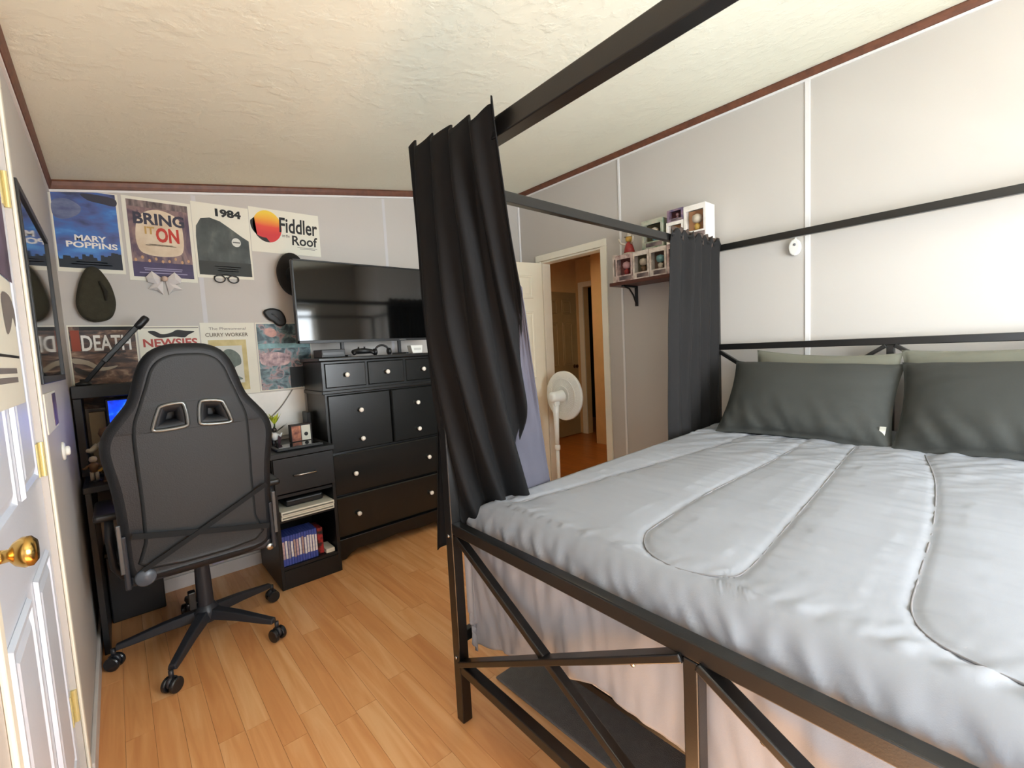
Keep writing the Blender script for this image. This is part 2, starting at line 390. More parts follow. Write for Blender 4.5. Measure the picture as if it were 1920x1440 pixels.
# ---- doors
def panel_door(root, wd, ht, th, m, side):
    """slab in local frame: x 0..wd, z 0..ht, face at y=0 (side=-1 faces -y). six raised panels on both faces"""
    build('slab', MB().box(0, wd, 0, th, 0, ht), m, root, bevel=.003, local=True)
    st = .105; mid = .09; pw = (wd-2*st-mid)/2
    for z0, z1 in ((.2, .80), (.98, 1.57), (1.68, 1.88)):
        for k in range(2):
            x0 = st+k*(pw+mid)
            for yf, s in ((0, -1), (th, 1)):
                mb = MB()
                # moulding ring and bevelled field
                o = [(x0, z0), (x0+pw, z0), (x0+pw, z1), (x0, z1)]
                def ring(d, y): return [(x0+d, yf+s*y, z0+d), (x0+pw-d, yf+s*y, z0+d), (x0+pw-d, yf+s*y, z1-d), (x0+d, yf+s*y, z1-d)]
                loops = [ring(0, .0005), ring(.006, .008), ring(.016, .008), ring(.024, .0012), ring(.045, .0075)]
                vs = sum(loops, []); fs = []
                for i in range(4):
                    for j in range(4): fs.append((i*4+j, i*4+(j+1) % 4, (i+1)*4+(j+1) % 4, (i+1)*4+j))
                fs.append((16, 17, 18, 19))
                mb.add(vs, fs); build('raised_panel', mb, m, root, local=True)
def knob_on(root, x, z, y, s, m):
    k = build('door_knob', MB().lathe([(.028, 0), (.028, .004), (.021, .008), (.011, .011), (.010, .026), (.019, .032), (.0245, .042), (.0235, .052), (.016, .058), (.001, .059)], 24, (x, y, z), (0, s, 0)), m, root, smooth=True, local=True)
    return k
# left door (closed): local x runs from hinge (far) to latch (near)
d1 = thing('door_1', 'white six-panel door with brass knob in the left wall', 'door', (LX-.048, DR1[1]-.004, .012), -PI/2)
d1['kind'] = 'structure'; del d1['category']
panel_door(d1, DR1[1]-DR1[0]-.008, 2.0, .035, M_DOORW, 1)
knob_on(d1, .735, .975, .0355, 1, M_BRASS)
for hz in (.30, 1.02, 1.74):
    h = MB().box(-.012, .03, .0345, .0375, hz-.045, hz+.045); h.tube([(-.003, .042, hz-.047), (-.003, .042, hz+.047)], .0065, 12)
    build('hinge', h, M_BRASSD, d1, local=True)
mb = MB()
y0, y1, z1 = DR1[0], DR1[1], DR1[3]
mb.box(LX, LX+.008, y1+.004, y1+.036, 0, z1+.004); mb.box(LX, LX+.008, y0-.036, y0-.004, 0, z1+.004); mb.box(LX, LX+.008, y0-.036, y1+.036, z1+.004, z1+.05)
struct(build('trim_10', mb, M_TRIMW, bevel=.004), 'cream casing around the white left door')
mb = MB().box(LX-.1, LX-.07, y0, y1, 0, z1)
struct(build('wall_behind_door', mb, M_WALL), 'closet side behind the white door')
# doorway in the right wall: casing + jamb
mb = MB(); y0, y1, z1 = DR2[0], DR2[1], DR2[3]
mb.box(WX-.016, WX, y1, y1+.055, 0, z1); mb.box(WX-.016, WX, y0-.055, y0, 0, z1); mb.box(WX-.016, WX, y0-.055, y1+.055, z1+.0005, z1+.055)
mb.box(WX+.0005, WX+.1, y1-.015, y1, 0, z1-.0155); mb.box(WX+.0005, WX+.1, y0, y0+.015, 0, z1-.0155); mb.box(WX+.0005, WX+.1, y0, y1, z1-.015, z1)
struct(build('trim_11', mb, M_TRIMW, bevel=.003), 'cream casing around the open doorway to the hall')
d2 = thing('door_2', 'open cream panel door swung against the far wall beside the doorway', 'door', (WX-.022, DR2[1]+.004, .012), PI-RAD(9))
d2['kind'] = 'structure'; del d2['category']
panel_door(d2, .655, 1.99, .035, M_DOORC, 1)
knob_on(d2, .59, .95, .0355, 1, M_BRASS); knob_on(d2, .59, .95, -.0005, -1, M_BRASS)
# ---- hall beyond the doorway
HX = WX+.1
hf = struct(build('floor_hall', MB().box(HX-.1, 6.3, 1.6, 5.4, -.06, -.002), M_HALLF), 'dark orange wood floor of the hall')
struct(build('wall_hall_side', MB().box(HX, 5.0, 4.25, 4.35, 0, 2.45), M_HALL), 'tan hall wall seen through the doorway')
mb = MB().box(4.56, 4.66, 1.6, 3.63, 0, 2.45)
struct(build('wall_hall_front', mb, M_HALL), 'tan hall wall end seen at the right of the doorway')
mb = MB(); mb.box(5.0, 5.1, 1.6, 3.7, 0, 2.45); mb.box(5.0, 5.1, 4.12, 4.25, 0, 2.45); mb.box(5.0, 5.1, 3.7, 4.12, 2.06, 2.45)
struct(build('wall_hall_back', mb, M_HALL), 'tan hall wall around the dark far opening')
struct(build('wall_hall_sun_stop', MB().box(HX-.1, HX, FY+.1, 4.35, 0, 2.5), M_HALL), 'unseen tan hall wall added to keep the sun out')  # unseen wall, added to stop sun leaking into the hall
struct(build('wall_hall_near', MB().box(HX, 6.3, 1.5, 1.6, 0, 2.45), M_HALL), 'tan hall wall to the right')
struct(build('wall_hall_dark', MB().box(6.2, 6.3, 1.6, 5.4, 0, 2.45).box(5.0, 6.2, 5.3, 5.4, 0, 2.45).box(5.0, 5.1, 4.25, 5.3, 0, 2.45), mat('dark_room_shade', (34, 20, 12), .8)), 'dark room behind the hall opening')  # the unlit room's darkness is put into its wall colour
struct(build('ceiling_hall', MB().box(HX, 6.3, 1.5, 5.4, 2.45, 2.5), M_HALL), 'tan hall ceiling')
mb = MB(); mb.box(4.98, 5.0, 4.12, 4.20, 0, 2.06); mb.box(4.98, 5.0, 3.62, 3.70, 0, 2.06); mb.box(4.98, 5.0, 3.62, 4.20, 2.0605, 2.13)
struct(build('trim_12', mb, M_TRIMW, bevel=.003), 'cream casing around the dark opening in the hall')
d3 = thing('door_3', 'tan brown closed door on the hall side wall', 'door', (4.25, 4.25-.03, .01), 0)
d3['kind'] = 'structure'; del d3['category']
panel_door(d3, .70, 1.98, .028, mat('tan_door_paint', (150, 128, 92), .5), -1)
knob_on(d3, .62, .96, -.0005, -1, mat('dark_bronze', (70, 44, 24), .35, .8))

# ================================================================== BED
BED = thing('canopy_bed', 'black metal four-poster canopy bed with crossed footboard braces', 'bed', (.803, 1.256, 0), RAD(0))
BL, BW, T = 2.049, 1.70, .038          # length (x), width (-y), tube size
ZF, ZC, ZH = .688, 1.811, 1.209
FOOT_SKEW, HOFF = -.048, .042      # frame skewed to fit the camera view by shifting its foot and head ends
def skew_x(y): return FOOT_SKEW*(-y/BW)
def bb(name, a, b, w=T, h=None, up=(0, 0, 1), bevel=.003, parent=None): return build(name, MB().bar(a, b, w, h or w, up), M_STEEL, parent or BED, bevel=bevel, local=True)
for px, py in ((0, 0), (FOOT_SKEW, -BW), (BL, HOFF), (BL, HOFF-BW)):
    p = bb('post', (px, py, .004), (px, py, ZC+T/2))
bb('canopy_rail', (BL, HOFF-T/2, ZC), (BL, HOFF-BW+T/2, ZC), T*.8, T)
bb('canopy_rail', (0, -T/2, ZC+.013), (FOOT_SKEW, -BW+T/2, ZC+.013), .042, .050)
for py in (0, -BW):
    bb('canopy_rail', (T/2+skew_x(py), py, ZC), (BL-T/2, py+HOFF, ZC), T*.8, T)
    bb('side_rail', (T/2+skew_x(py), py, .30), (BL-T/2, py+HOFF, .30), .025, .04)
def frame_end(x, zt, zb, tw):
    mid = -BW/2
    k = skew_x if x == 0 else (lambda y: 0.); h = 0. if x == 0 else HOFF
    def bb(n_, a, b, *r_): return globals()['bb'](n_, (a[0]+k(a[1]), a[1]+h, a[2]), (b[0]+k(b[1]), b[1]+h, b[2]), *r_)
    bb('top_rail', (x, -T/2, zt), (x, -BW+T/2, zt), tw, .036)
    bb('bottom_rail', (x, -T/2, zb), (x, -BW+T/2, zb), tw, .032)
    bb('centre_strut', (x, mid, zb+.016), (x, mid, zt-.018), .03, .036, (1, 0, 0))
    for s, ye in ((1, -T/2), (-1, -BW+T/2)):
        bb('cross_brace', (x+.004, ye, zt-.03), (x+.004, mid+s*.016, zb+.03), .022, .027, (1, 0, 0))
        bb('cross_brace', (x-.008, ye, zb+.02), (x-.008, mid+s*.016, zt-.020), .018, .036, (1, 0, 0))
frame_end(0, ZF, .20, .034)
frame_end(BL, ZH, .62, .026)
for py in (0, -BW):
    for z in (.66, .235):
        build('bolt', MB().lathe([(.006, 0), (.006, .003), (.001, .004)], 10, (-T/2+skew_x(py), py, z), (-1, 0, 0)), M_CHROME, BED, smooth=True, local=True)
for z, y in ((.594, -BW/2+.13), (.594, -BW/2-.13)):
    build('bolt', MB().lathe([(.006, 0), (.006, .003), (.001, .004)], 10, (-.017+skew_x(y), y, z), (-1, 0, 0)), M_CHROME, BED, smooth=True, local=True)
build('mattress', MB().box(.075, BL-.05, -BW+.07, -.07, .34, .70), mat('mattress_cover', (200, 196, 194), .9), BED, bevel=.05, seg=4, local=True)
for i in range(9): build('slat', MB().box(.12+i*.22, .19+i*.22, -BW+.02, -.02, .30, .318), M_STEEL, BED, local=True)

# ---- comforter: grid over the mattress, draped at foot and sides, with quilting seams
BEDM = Matrix.Translation((.803, 1.256, 0)) @ Matrix.Rotation(0., 4, 'Z')
BEDI = BEDM.inverted()
def bl(x, y, z=0): return BEDI @ Vector((x, y, z))
def bw(x, y, z=0): return BEDM @ Vector((x, y, z))
# seams in world xy
def spline(pts, n=14):
    out = []; P = [Vector(p) for p in pts]
    for i in range(len(P)-1):
        p0, p1, p2, p3 = P[max(i-1, 0)], P[i], P[i+1], P[min(i+2, len(P)-1)]
        for q in range(n):
            t = q/n; out.append(.5*((2*p1)+(p2-p0)*t+(2*p0-5*p1+4*p2-p3)*t*t+(3*p1-p0-3*p2+p3)*t**3))
    return out+[P[-1]]
SEAMS = [spline(s) for s in (
    [(2.5, .93), (1.99, .972), (1.49, 1.03), (1.1, 1.075), (.97, 1.095), (.945, 1.12), (.955, 1.145), (1.0, 1.155)],
    [(2.5, .68), (1.97, .674), (1.433, .684), (1.10, .668), (1.0, .650), (.925, .59), (.90, .50), (.93, .42), (.99, .393), (1.25, .408), (1.705, .44), (2.225, .481), (2.55, .50)],
    [(2.6, .29), (2.385, .264), (2.0, .196), (1.537, .152), (1.2, .138), (1.033, .128), (.955, .09), (.925, .02), (.915, -.06), (.95, -.13), (1.05, -.15), (1.6, -.11), (2.36, -.04), (2.6, -.02)])]
CELL = .05; SH = {}
for s in SEAMS:
    for a, b in zip(s, s[1:]):
        for t in (0, .25, .5, .75):
            p = a.lerp(b, t); SH.setdefault((int(p.x//CELL), int(p.y//CELL)), []).append(p)
def seam_d(x, y):
    cx, cy = int(x//CELL), int(y//CELL); d = 9
    for i in (-1, 0, 1):
        for j in (-1, 0, 1):
            for p in SH.get((cx+i, cy+j), ()): d = min(d, math.hypot(p.x-x, p.y-y))
    return d
def nz(x, y, z=0.): return noise.noise(Vector((x, y, z)))
ZTOP = .768
def comforter():
    R = .085                     # edge rounding
    U0, V0, V1 = .036, -.028, -BW+.028      # outer planes of the drape
    q = PI*R/2
    def prof(a):
        """a<0: down the drape; returns (offset from outer plane, drop)"""
        if a <= 0: return 0., R-a
        if a < q:
            t = a/R; return R-R*math.cos(t), R-R*math.sin(t)
        return R+(a-q), 0.
    NU, NV = 300, 290
    width = V0-V1; topw = width-2*R
    totv = 2*(.34+q)+topw
    totu = .42+q+(BL-.02-U0-R)
    V, F = [], []
    for i in range(NU+1):
        for j in range(NV+1):
            v = j/NV*totv
            if v < totv/2: off, dv = prof(v-.34); y = V0-off; sv = v-.34
            else: off, dv = prof(totv-v-.34); y = V1+off; sv = totv-v-.34
            wy = bw(.03, y).y
            # foot hem height varies along the width
            hem = .27+.05*min(max((1.22-wy)/.2, 0), 1)+.09*min(max((1.05-wy)/.35, 0), 1)+.012*nz(wy*5, 3.3)
            hem -= .20*min(max((.42-wy)/.08, 0), 1)
            foot_len = max(ZTOP-R-hem, .05)
            a = i/NU*(totu-.42+foot_len)-foot_len
            offu, du = prof(a); xx = U0+offu
            drop = (du**6+dv**6)**(1/6) if du > 0 and dv > 0 else max(du, dv)
            z = ZTOP-drop
            xx += skew_x(y)*max(0, 1-xx/1.2)
            y += HOFF*min(max(xx/BL, 0), 1)
            p = bw(xx, y, z)
            if drop <= .001:                     # flat top
                d = seam_d(p.x, p.y)
                z += .005*(1-math.exp(-(d/.010)**2))-.005
                z += .004*(1-math.exp(-(d/.05)**2))
                headf = min(max((p.x-1.75)/.6, 0), 1)
                z += (.0050*nz(p.x*26, p.y*3.2, 1.7)+.0022*nz(p.x*55, p.y*7, 2.7))*math.exp(-(min(d, .3)/.22))+.0045*nz(p.x*4.5, p.y*4.5, 5)
                z += headf*(.008*nz(p.x*9+p.y*14, p.y*5-p.x*4, 9)+.004*nz(p.x*25+p.y*20, p.y*11, 2))
                ed = min(max((1.0-p.x)/.17, 0), 1)
                rt = 1+.9*min(max((.45-p.y)/.3, 0), 1)
                z += ed*rt*(.006*nz(p.y*26+p.x*16, p.x*10, 4)+.004*nz(p.y*55+p.x*20, p.x*18, 6))
                xx_, y_ = xx, y
            else:
                fu = du/(drop+1e-6); fold = 0.
                if du > 0:
                    k = min(du/.06, 1)
                    low = min(max((du-.12)/.3, 0), 1)
                    pk = max(0, 1-abs(du-.05)/.09)
                    fold = k*(.007*nz(wy*30, du*9, 7)+.010*pk*(1+1.2*min(max((.45-wy)/.3, 0), 1))*nz(wy*34+du*26, du*12, 8))+low*(.024*nz(wy*7.5+du*1.5, du*1.2, 3)+.009*nz(wy*19+du*5, du*3.5, 11))
                    xx_ = xx+fold*1.0+.012*low
                    z += .003*nz(wy*24, du*8, 21)*k
                else: xx_ = xx
                y_ = y
                if dv > 0:
                    k = min(dv/.08, 1)
                    y_ = y+k*.012*nz(p.x*9, dv*3, 12)*(1 if y < -BW/2 else -1)
            V.append((xx_, y_, z))
    for i in range(NU):
        for j in range(NV):
            a = i*(NV+1)+j; F.append((a, a+NV+1, a+NV+2, a+1))
    mb = MB(); mb.v = [bw(*v) for v in V]; mb.f = F
    return mb
CF = tag(build('comforter', comforter(), M_COMF, smooth=True, fixn=True), 'pale grey quilted comforter with looped seams covering the bed', 'comforter')
md = CF.modifiers.new('thickness', 'SOLIDIFY'); md.thickness = .012; md.offset = -1

M_SEAM = mat('seam_thread', (120, 117, 118), .8)
for s_ in SEAMS:
    build('seam_piping', MB().tube([Vector((p.x, p.y, ZTOP-.0048)) for p in s_ if p.x < 2.46], .0022, 6), M_SEAM, CF, smooth=True)
# ---- pillows
def pillow(name, label, c, size, tilt, rz, m, seed, roll=0., wr=.004, sag=0.):
    """length along local x, height along local z after tilt; c = centre"""
    L, Hh, Th = size; n = 44; k = 30
    Vs, Fs = [], []
    def pt(u, v, s):
        e = (1-abs(u)**2.6)**.55*(1-abs(v)**2.6)**.55 if abs(u) < 1 and abs(v) < 1 else 0
        pin = 1-.06*(1-abs(v)**2)*abs(u)**4; pin2 = 1-.10*(1-abs(u)**2)*abs(v)**4
        xx = u*L/2*pin; zz = v*Hh/2*pin2
        w_ = wr*.8*nz(u*2.5+seed, v*2-seed, s)+wr*.9*nz(u*13+seed, v*5+u*6, seed)*abs(u)**2
        crease = wr*5.0*nz(u*8+v*3+seed*3, v*1.2-u, 4)*max(0, -v-.05)+wr*2.6*nz(u*3-v*10+seed, u*1.4, 8)*max(0, u*(1 if seed < 3 else -1))
        yy = s*(Th/2*e+(w_+crease)*min(1, e*3))
        zz -= sag*(1-u*u)*max(v, 0)
        return Vector((xx, yy, zz))
    for s in (1, -1):
        o = len(Vs)
        for i in range(n+1):
            for j in range(k+1): Vs.append(pt(-1+2*i/n, -1+2*j/k, s))
        for i in range(n):
            for j in range(k):
                a = o+i*(k+1)+j; Fs.append((a, a+k+1, a+k+2, a+1) if s < 0 else (a, a+1, a+k+2, a+k+1))
    R_ = Matrix.Rotation(rz, 4, 'Z') @ Matrix.Rotation(roll, 4, 'Y') @ Matrix.Rotation(tilt, 4, 'X')
    mb = MB(); mb.v = [Vector(c)+R_ @ v for v in Vs]; mb.f = Fs
    o = tag(build(name, mb, m, smooth=True), label, 'pillow', 'pillows at the bed head')
    bm = bmesh.new(); bm.from_mesh(o.data); bmesh.ops.remove_doubles(bm, verts=bm.verts, dist=.0008); bm.to_mesh(o.data); bm.free()
    return o, R_
# local +y must face the head (world +x): rz = -90 deg; tilt leans the top to the head
p1, R1 = pillow('pillow', 'dark grey pillow with white care tag, nearest the canopy curtain', (2.545, .735, .938), (.735, .46, .20), RAD(-38), RAD(-90+3), M_PILD, 1.3, roll=RAD(2.0))
p2, R2 = pillow('pillow', 'dark grey pillow at the right edge of the photo', (2.535, .0, .940), (.76, .46, .20), RAD(-38), RAD(-90-1), M_PILD, 4.1, roll=RAD(-1))
pillow('pillow', 'pale sage pillow behind the tagged dark grey pillow', (2.725, .72, .955), (.64, .44, .12), RAD(-12), RAD(-90), M_PILL, 2.2, roll=RAD(3), wr=.005)
pillow('pillow', 'pale sage pillow behind the rightmost dark grey pillow', (2.725, .04, .965), (.70, .44, .13), RAD(-12), RAD(-90), M_PILL, 6.2, roll=RAD(-2), wr=.005)
tg = MB().grid(lambda u, v: Vector((2.43+.012*math.sin(v*3), .425-.022*u-.01*v, .80+.055*v)), 3, 6)
build('care_tag', tg, M_PAPER, p1, solid=.001)

# ---- curtains
def hang(fn, nu, nv): return MB().grid(fn, nu, nv)
def foot_curtain():
    root = thing('canopy_curtain', 'gathered black curtain with grey lining tied to the foot corner of the bed', 'curtain', (.95, 1.2, .77))
    def path(w, t):
        """t 0 top .. 1 bottom; w 0 left edge .. 1 right edge; returns xy"""
        s = t**(4.2-3.1*min(w*1.4, 1))
        a = Vector((.758, 1.285)).lerp(Vector((.752, .862)), w)
        l = Vector((.832, 1.222)); r = Vector((1.235, 1.215))
        b = l.lerp(r, w)+Vector((-.04, -.06))*math.sin(PI*w)
        bulge = math.sin(PI*min(t*1.0, 1))*.0
        p = a.lerp(b, s)
        return p
    def nrm(w, t):
        a, b = path(max(w-.01, 0), t), path(min(w+.01, 1), t); d = (b-a).normalized(); return Vector((d.y, -d.x))
    def z_at(w, t):
        top = 1.905-.055*w+.018*math.sin(w*29)+.02*(w > .93)
        bp_ = path(w, 1); dd = [.085-math.sqrt(max(.085**2-(.085-min(max(q_, 0), .085))**2, 0)) for q_ in (bp_.x-.839, 1.228-bp_.y)]; bot = ZTOP-.022-max(dd)-.015*max(0, 1-w*3)
        return top+(bot-top)*t
    def pos(w, t):
        ph = w*2*PI*4.6+.9*math.sin(t*2.2)+.6*nz(w*3, t*2, 3)
        amp = (.020+.012*t)*(.55+.45*math.sin(PI*min(max(w, .02), .98)))
        # a big soft outward belly low down on the left side
        belly = .035*math.exp(-((w-.22)/.16)**2)*math.exp(-((t-.82)/.20)**2)
        n = nrm(w, t)
        o = math.sin(ph)*amp+.006*nz(w*9, t*5, 1)-.01+belly
        p = path(w, t)+n*(-o)
        return Vector((p.x, p.y, z_at(w, t)))
    def wl(t): return 1.0 if t < .36 else 1.0-.42*((t-.36)/.64)**1.05
    build('cloth', hang(lambda a, t: pos(a*wl(t), t), 110, 90), M_CURT, root, smooth=True, solid=.003)
    def lin(a, t):
        tt = .36+.64*t; w0 = max(wl(tt)-.02, 0); w = w0+(1-w0)*a
        p = path(w, tt); n = nrm(w, tt)
        base = pos(w0, tt); q = Vector((p.x, p.y, z_at(w, tt)))+Vector((n.x, n.y, 0))*(.006*nz(a*4, t*6, 2))
        k = min(a*4, 1); return base.lerp(q, k) if k < 1 else q
    build('lining', hang(lin, 24, 50), M_LINING, root, smooth=True, solid=.003)
    # loose side panel hanging outside the corner post
    def side(a, t):
        x0 = .80+.10*a*(.35+.65*t); y = 1.30+.028*t+.012*math.sin(a*9+t)
        x0 += .025*(t-.5)*-1
        return Vector((x0, y, 1.25+(.585-1.25)*t+.05*a*t))
    build('side_panel', hang(side, 24, 40), M_CURT, root, smooth=True, solid=.003)
    return root
foot_curtain()
def head_curtain():
    root = thing('canopy_curtain', 'straight charcoal curtain hanging beside the wall shelf at the bed head', 'curtain', (2.56, 1.30, .45))
    def f(a, t):
        x = 2.262+.575*a-.02*t*(1-a); 
        k = .5+.5*t
        dp = -.030*math.exp(-((a-.30+.12*(t-.3))/.05)**2)*(1-.5*t)
        y = 1.262+.018*math.sin(a*2*PI*5+.8*math.sin(t*3))*k+dp+.004*nz(a*14, t*4)+.03*t
        z = 1.862-.028*(.5+.5*math.sin(a*46))*(1 if t < .02 else 0)-(1.862-.48)*t
        if t < .06: y = 1.298+(y-1.298)*(.35+t/.06*.65)-.03*(1-t/.06)
        return Vector((x, y, z))
    build('cloth', hang(f, 120, 70), M_CURT2, root, smooth=True, solid=.003)
    build('header_band', hang(lambda a, t: Vector((2.285+.555*a, 1.268+.007*math.sin(a*60), 1.868-.062*t+.006*math.sin(a*47))), 90, 5), mat('brown_black_header', (72, 58, 50), .8), root, smooth=True, solid=.004)
head_curtain()
tag(build('rug', MB().box(1.0, 2.45, -.25, 1.33, .0005, .011), M_RUG, bevel=.005), 'flat dark grey rug on the floor under the bed', 'rug')

# ================================================================== FAR WALL POSTERS
PP = {}
def poster(key, label, x0, x1, z0, z1, border=.012, paper=M_PAPER, y=FY, top=None):
    """paper sheet on the far wall; top = (zl, zr) for a slightly slanted top"""
    mb = MB().box(x0, x1, y-.002, y-.0009, z0, z1)
    o = tag(build('poster', mb, paper), label, 'poster', 'theatre posters on the far wall'); PP[key] = o
    return o
def flat(parent, name, poly, m, lvl=1, y=FY):
    """flat printed shape at the poster surface; poly in world x,z"""
    d = y-.002-.0004*lvl
    mb = MB().add([(u, d, v) for u, v in poly], [tuple(range(len(poly)))])
    return build(name, mb, m, parent, fixn=False)
def rect(x0, x1, z0, z1): return [(x0, z0), (x1, z0), (x1, z1), (x0, z1)]
def text(parent, name, s, x0, x1, z0, z1, m, lvl=3, bold=.02, y=FY, shear=0.):
    v, f = text_lists(s, x1-x0, z1-z0, bold)
    d = y-.002-.0004*lvl
    mb = MB(); mb.v = [(x0+p.x+shear*p.y, d, z0+p.y) for p in v]; mb.f = f
    return build(name, mb, m, parent, fixn=False)
def lines(parent, x0, x1, zs, m, h=.004, lvl=2, seed=1):
    r = random.Random(seed)
    for z in zs:
        a = r.uniform(0, .15)*(x1-x0); flat(parent, 'small_print', rect(x0+a, x1-a, z, z+h), m, lvl)
# 1 blue sky poster
P = poster('mp', 'blue night sky poster reading MARY POPPINS, leftmost of the top row', -.158, .098, 1.762, 2.172)
M_SKY = ramp_mat('sky_print', [(.42, (78, 142, 206)), (.55, (60, 108, 180)), (.68, (74, 90, 146)), (.82, (48, 54, 80))], (1, 1, 2.2), 7, 4, .5, .55, 2)
flat(P, 'print', rect(-.152, .088, 1.782, 2.168), M_SKY)
flat(P, 'cloud_print', smooth_poly([(-.15, 2.10), (-.10, 2.12), (-.05, 2.09), (-.06, 2.05), (-.11, 2.02), (-.15, 2.03)]), ramp_mat('cloud_print', [(.3, (70, 80, 120)), (.7, (120, 128, 156))], (1, 1, 2), 14), 2)
flat(P, 'cloud_print', smooth_poly([(-.04, 2.155), (.08, 2.15), (.086, 2.11), (.03, 2.115), (-.02, 2.125)]), mat('dark_cloud_ink', (52, 52, 66), .6), 2)
sk = [(-.152, 1.782), (.088, 1.782), (.088, 1.86)]
r = random.Random(5); xx = .088
while xx > -.14:
    hgt = 1.835+r.uniform(-.012, .02)+.02*(xx > .05); sk += [(xx, hgt), (xx-.012, hgt)]; xx -= .014
sk += [(-.152, 1.84)]
flat(P, 'skyline_print', sk, mat('skyline_ink', (28, 36, 48), .6), 2)
text(P, 'title', 'MARY', -.085, .035, 1.918, 1.948, M_WHITEINK, 3, .03)
text(P, 'title', 'POPPINS', -.118, .076, 1.884, 1.914, M_WHITEINK, 3, .03)
lines(P, -.11, .05, (1.80, 1.812), mat('grey_ink', (120, 112, 108), .6))
# 2 bring it on
P = poster('bio', 'purple and tan poster reading BRING IT ON with white bow below', .112, .412, 1.735, 2.176)
flat(P, 'print', rect(.130, .396, 1.755, 2.160), ramp_mat('stadium_print', [(.30, (60, 44, 76)), (.45, (92, 70, 84)), (.58, (140, 112, 108)), (.75, (92, 76, 78))], (2.2, 1, .8), 8, 5, .5, .12, 2, .8))
flat(P, 'glow_print', smooth_poly([(.165, 1.90), (.20, 1.875), (.26, 1.868), (.32, 1.875), (.355, 1.90), (.365, 1.98), (.35, 2.08), (.26, 2.12), (.18, 2.08), (.155, 1.98)]), ramp_mat('glow_print', [(.3, (196, 170, 140)), (.7, (232, 216, 190))], (1, 1, 1), 9), 2)
flat(P, 'dark_band_print', rect(.130, .396, 2.125, 2.160), ramp_mat('band_print', [(.35, (50, 40, 44)), (.65, (150, 130, 124))], (4, 1, 1), 9), 2)
flat(P, 'purple_print', rect(.130, .396, 1.755, 1.835), mat('purple_ink', (70, 60, 92), .6, var=.2, vscale=20), 2)
text(P, 'title', 'BRING', .152, .375, 2.035, 2.098, mat('navy_ink', (52, 50, 66), .6), 3, .035)
text(P, 'title', 'IT', .195, .238, 1.985, 2.025, mat('gold_ink', (186, 148, 80), .6), 3, .03)
text(P, 'title', 'ON', .242, .345, 1.945, 2.025, M_REDINK, 3, .04)
lines(P, .19, .33, (1.925, 1.93), mat('brown_ink', (110, 80, 70), .6), .003)
lines(P, .15, .37, (1.775, 1.79, 1.80), mat('lilac_ink', (150, 142, 170), .6), .005, 3)
r = random.Random(8)
for k in range(9): flat(P, 'spot_print', ellipse(.145+.029*k, 1.848+r.uniform(-.008, .012), .006, .009, 8), mat('warm_ink', (196, 150, 110), .6), 3)
# 3 1984
P = poster('84', 'white poster reading 1984 over a big dark green shape', .414, .703, 1.768, 2.196)
M_DKG = ramp_mat('dark_green_print', [(.3, (44, 48, 46)), (.55, (70, 76, 72)), (.8, (110, 116, 106))], (1.5, 1, 1), 9, 5, .5)
flat(P, 'dark_print', [(.425, 1.785)]+[(.694, 1.785), (.692, 2.0), (.66, 2.02), (.60, 2.065), (.55, 2.10), (.50, 2.115), (.455, 2.105), (.43, 2.06), (.425, 2.0)], M_DKG)
flat(P, 'lower_print', rect(.425, .694, 1.785, 1.865), mat('black_green_ink', (48, 50, 46), .6, var=.15), 2)
text(P, 'title', '1984', .530, .662, 2.125, 2.172, M_INK, 3, .05)
flat(P, 'seal_print', ellipse(.625, 1.985, .024, .026, 20), mat('pale_ink', (214, 214, 206), .6), 3)
flat(P, 'seal_print', rect(.606, .645, 1.982, 1.988), M_DKG, 4)
lines(P, .50, .64, (1.835, 1.822, 1.81), MATS['grey_ink'])
# 4 fiddler
P = poster('fid', 'landscape white poster reading Fiddler Roof with yellow red circle', .706, 1.12, 1.945, 2.214)
SUN = (.805, 2.105)
flat(P, 'circle_print', ellipse(*SUN, .082, .098, 40), ramp_mat('sun_print', [(.55, (206, 44, 44)), (.66, (222, 70, 46)), (.74, (232, 150, 40)), (.84, (236, 200, 60))], (1, 1, 1), 4, 2, .5, 2.1, 2))
MATS['sun_print'].node_tree.nodes['Noise Texture'].inputs['Scale'].default_value = 2
flat(P, 'shade_print', [(SUN[0]+.082*math.cos(a), SUN[1]+.098*math.sin(a)) for a in [RAD(d) for d in range(150, 285, 9)]]+[(SUN[0]-.02+.075*math.cos(RAD(d)), SUN[1]+.01+.08*math.sin(RAD(d))) for d in range(276, 160, -9)], M_INK, 2)
text(P, 'title', 'Fiddler', .872, 1.105, 2.078, 2.172, M_INK, 3, .02, shear=.05)
text(P, 'title', 'Roof', .942, 1.10, 2.005, 2.068, M_INK, 3, .02, shear=.05)
text(P, 'small_print', 'on the', .885, .93, 2.05, 2.07, M_INK, 3, .0)
lines(P, .97, 1.10, (1.992, 1.984), MATS['grey_ink'], .003)
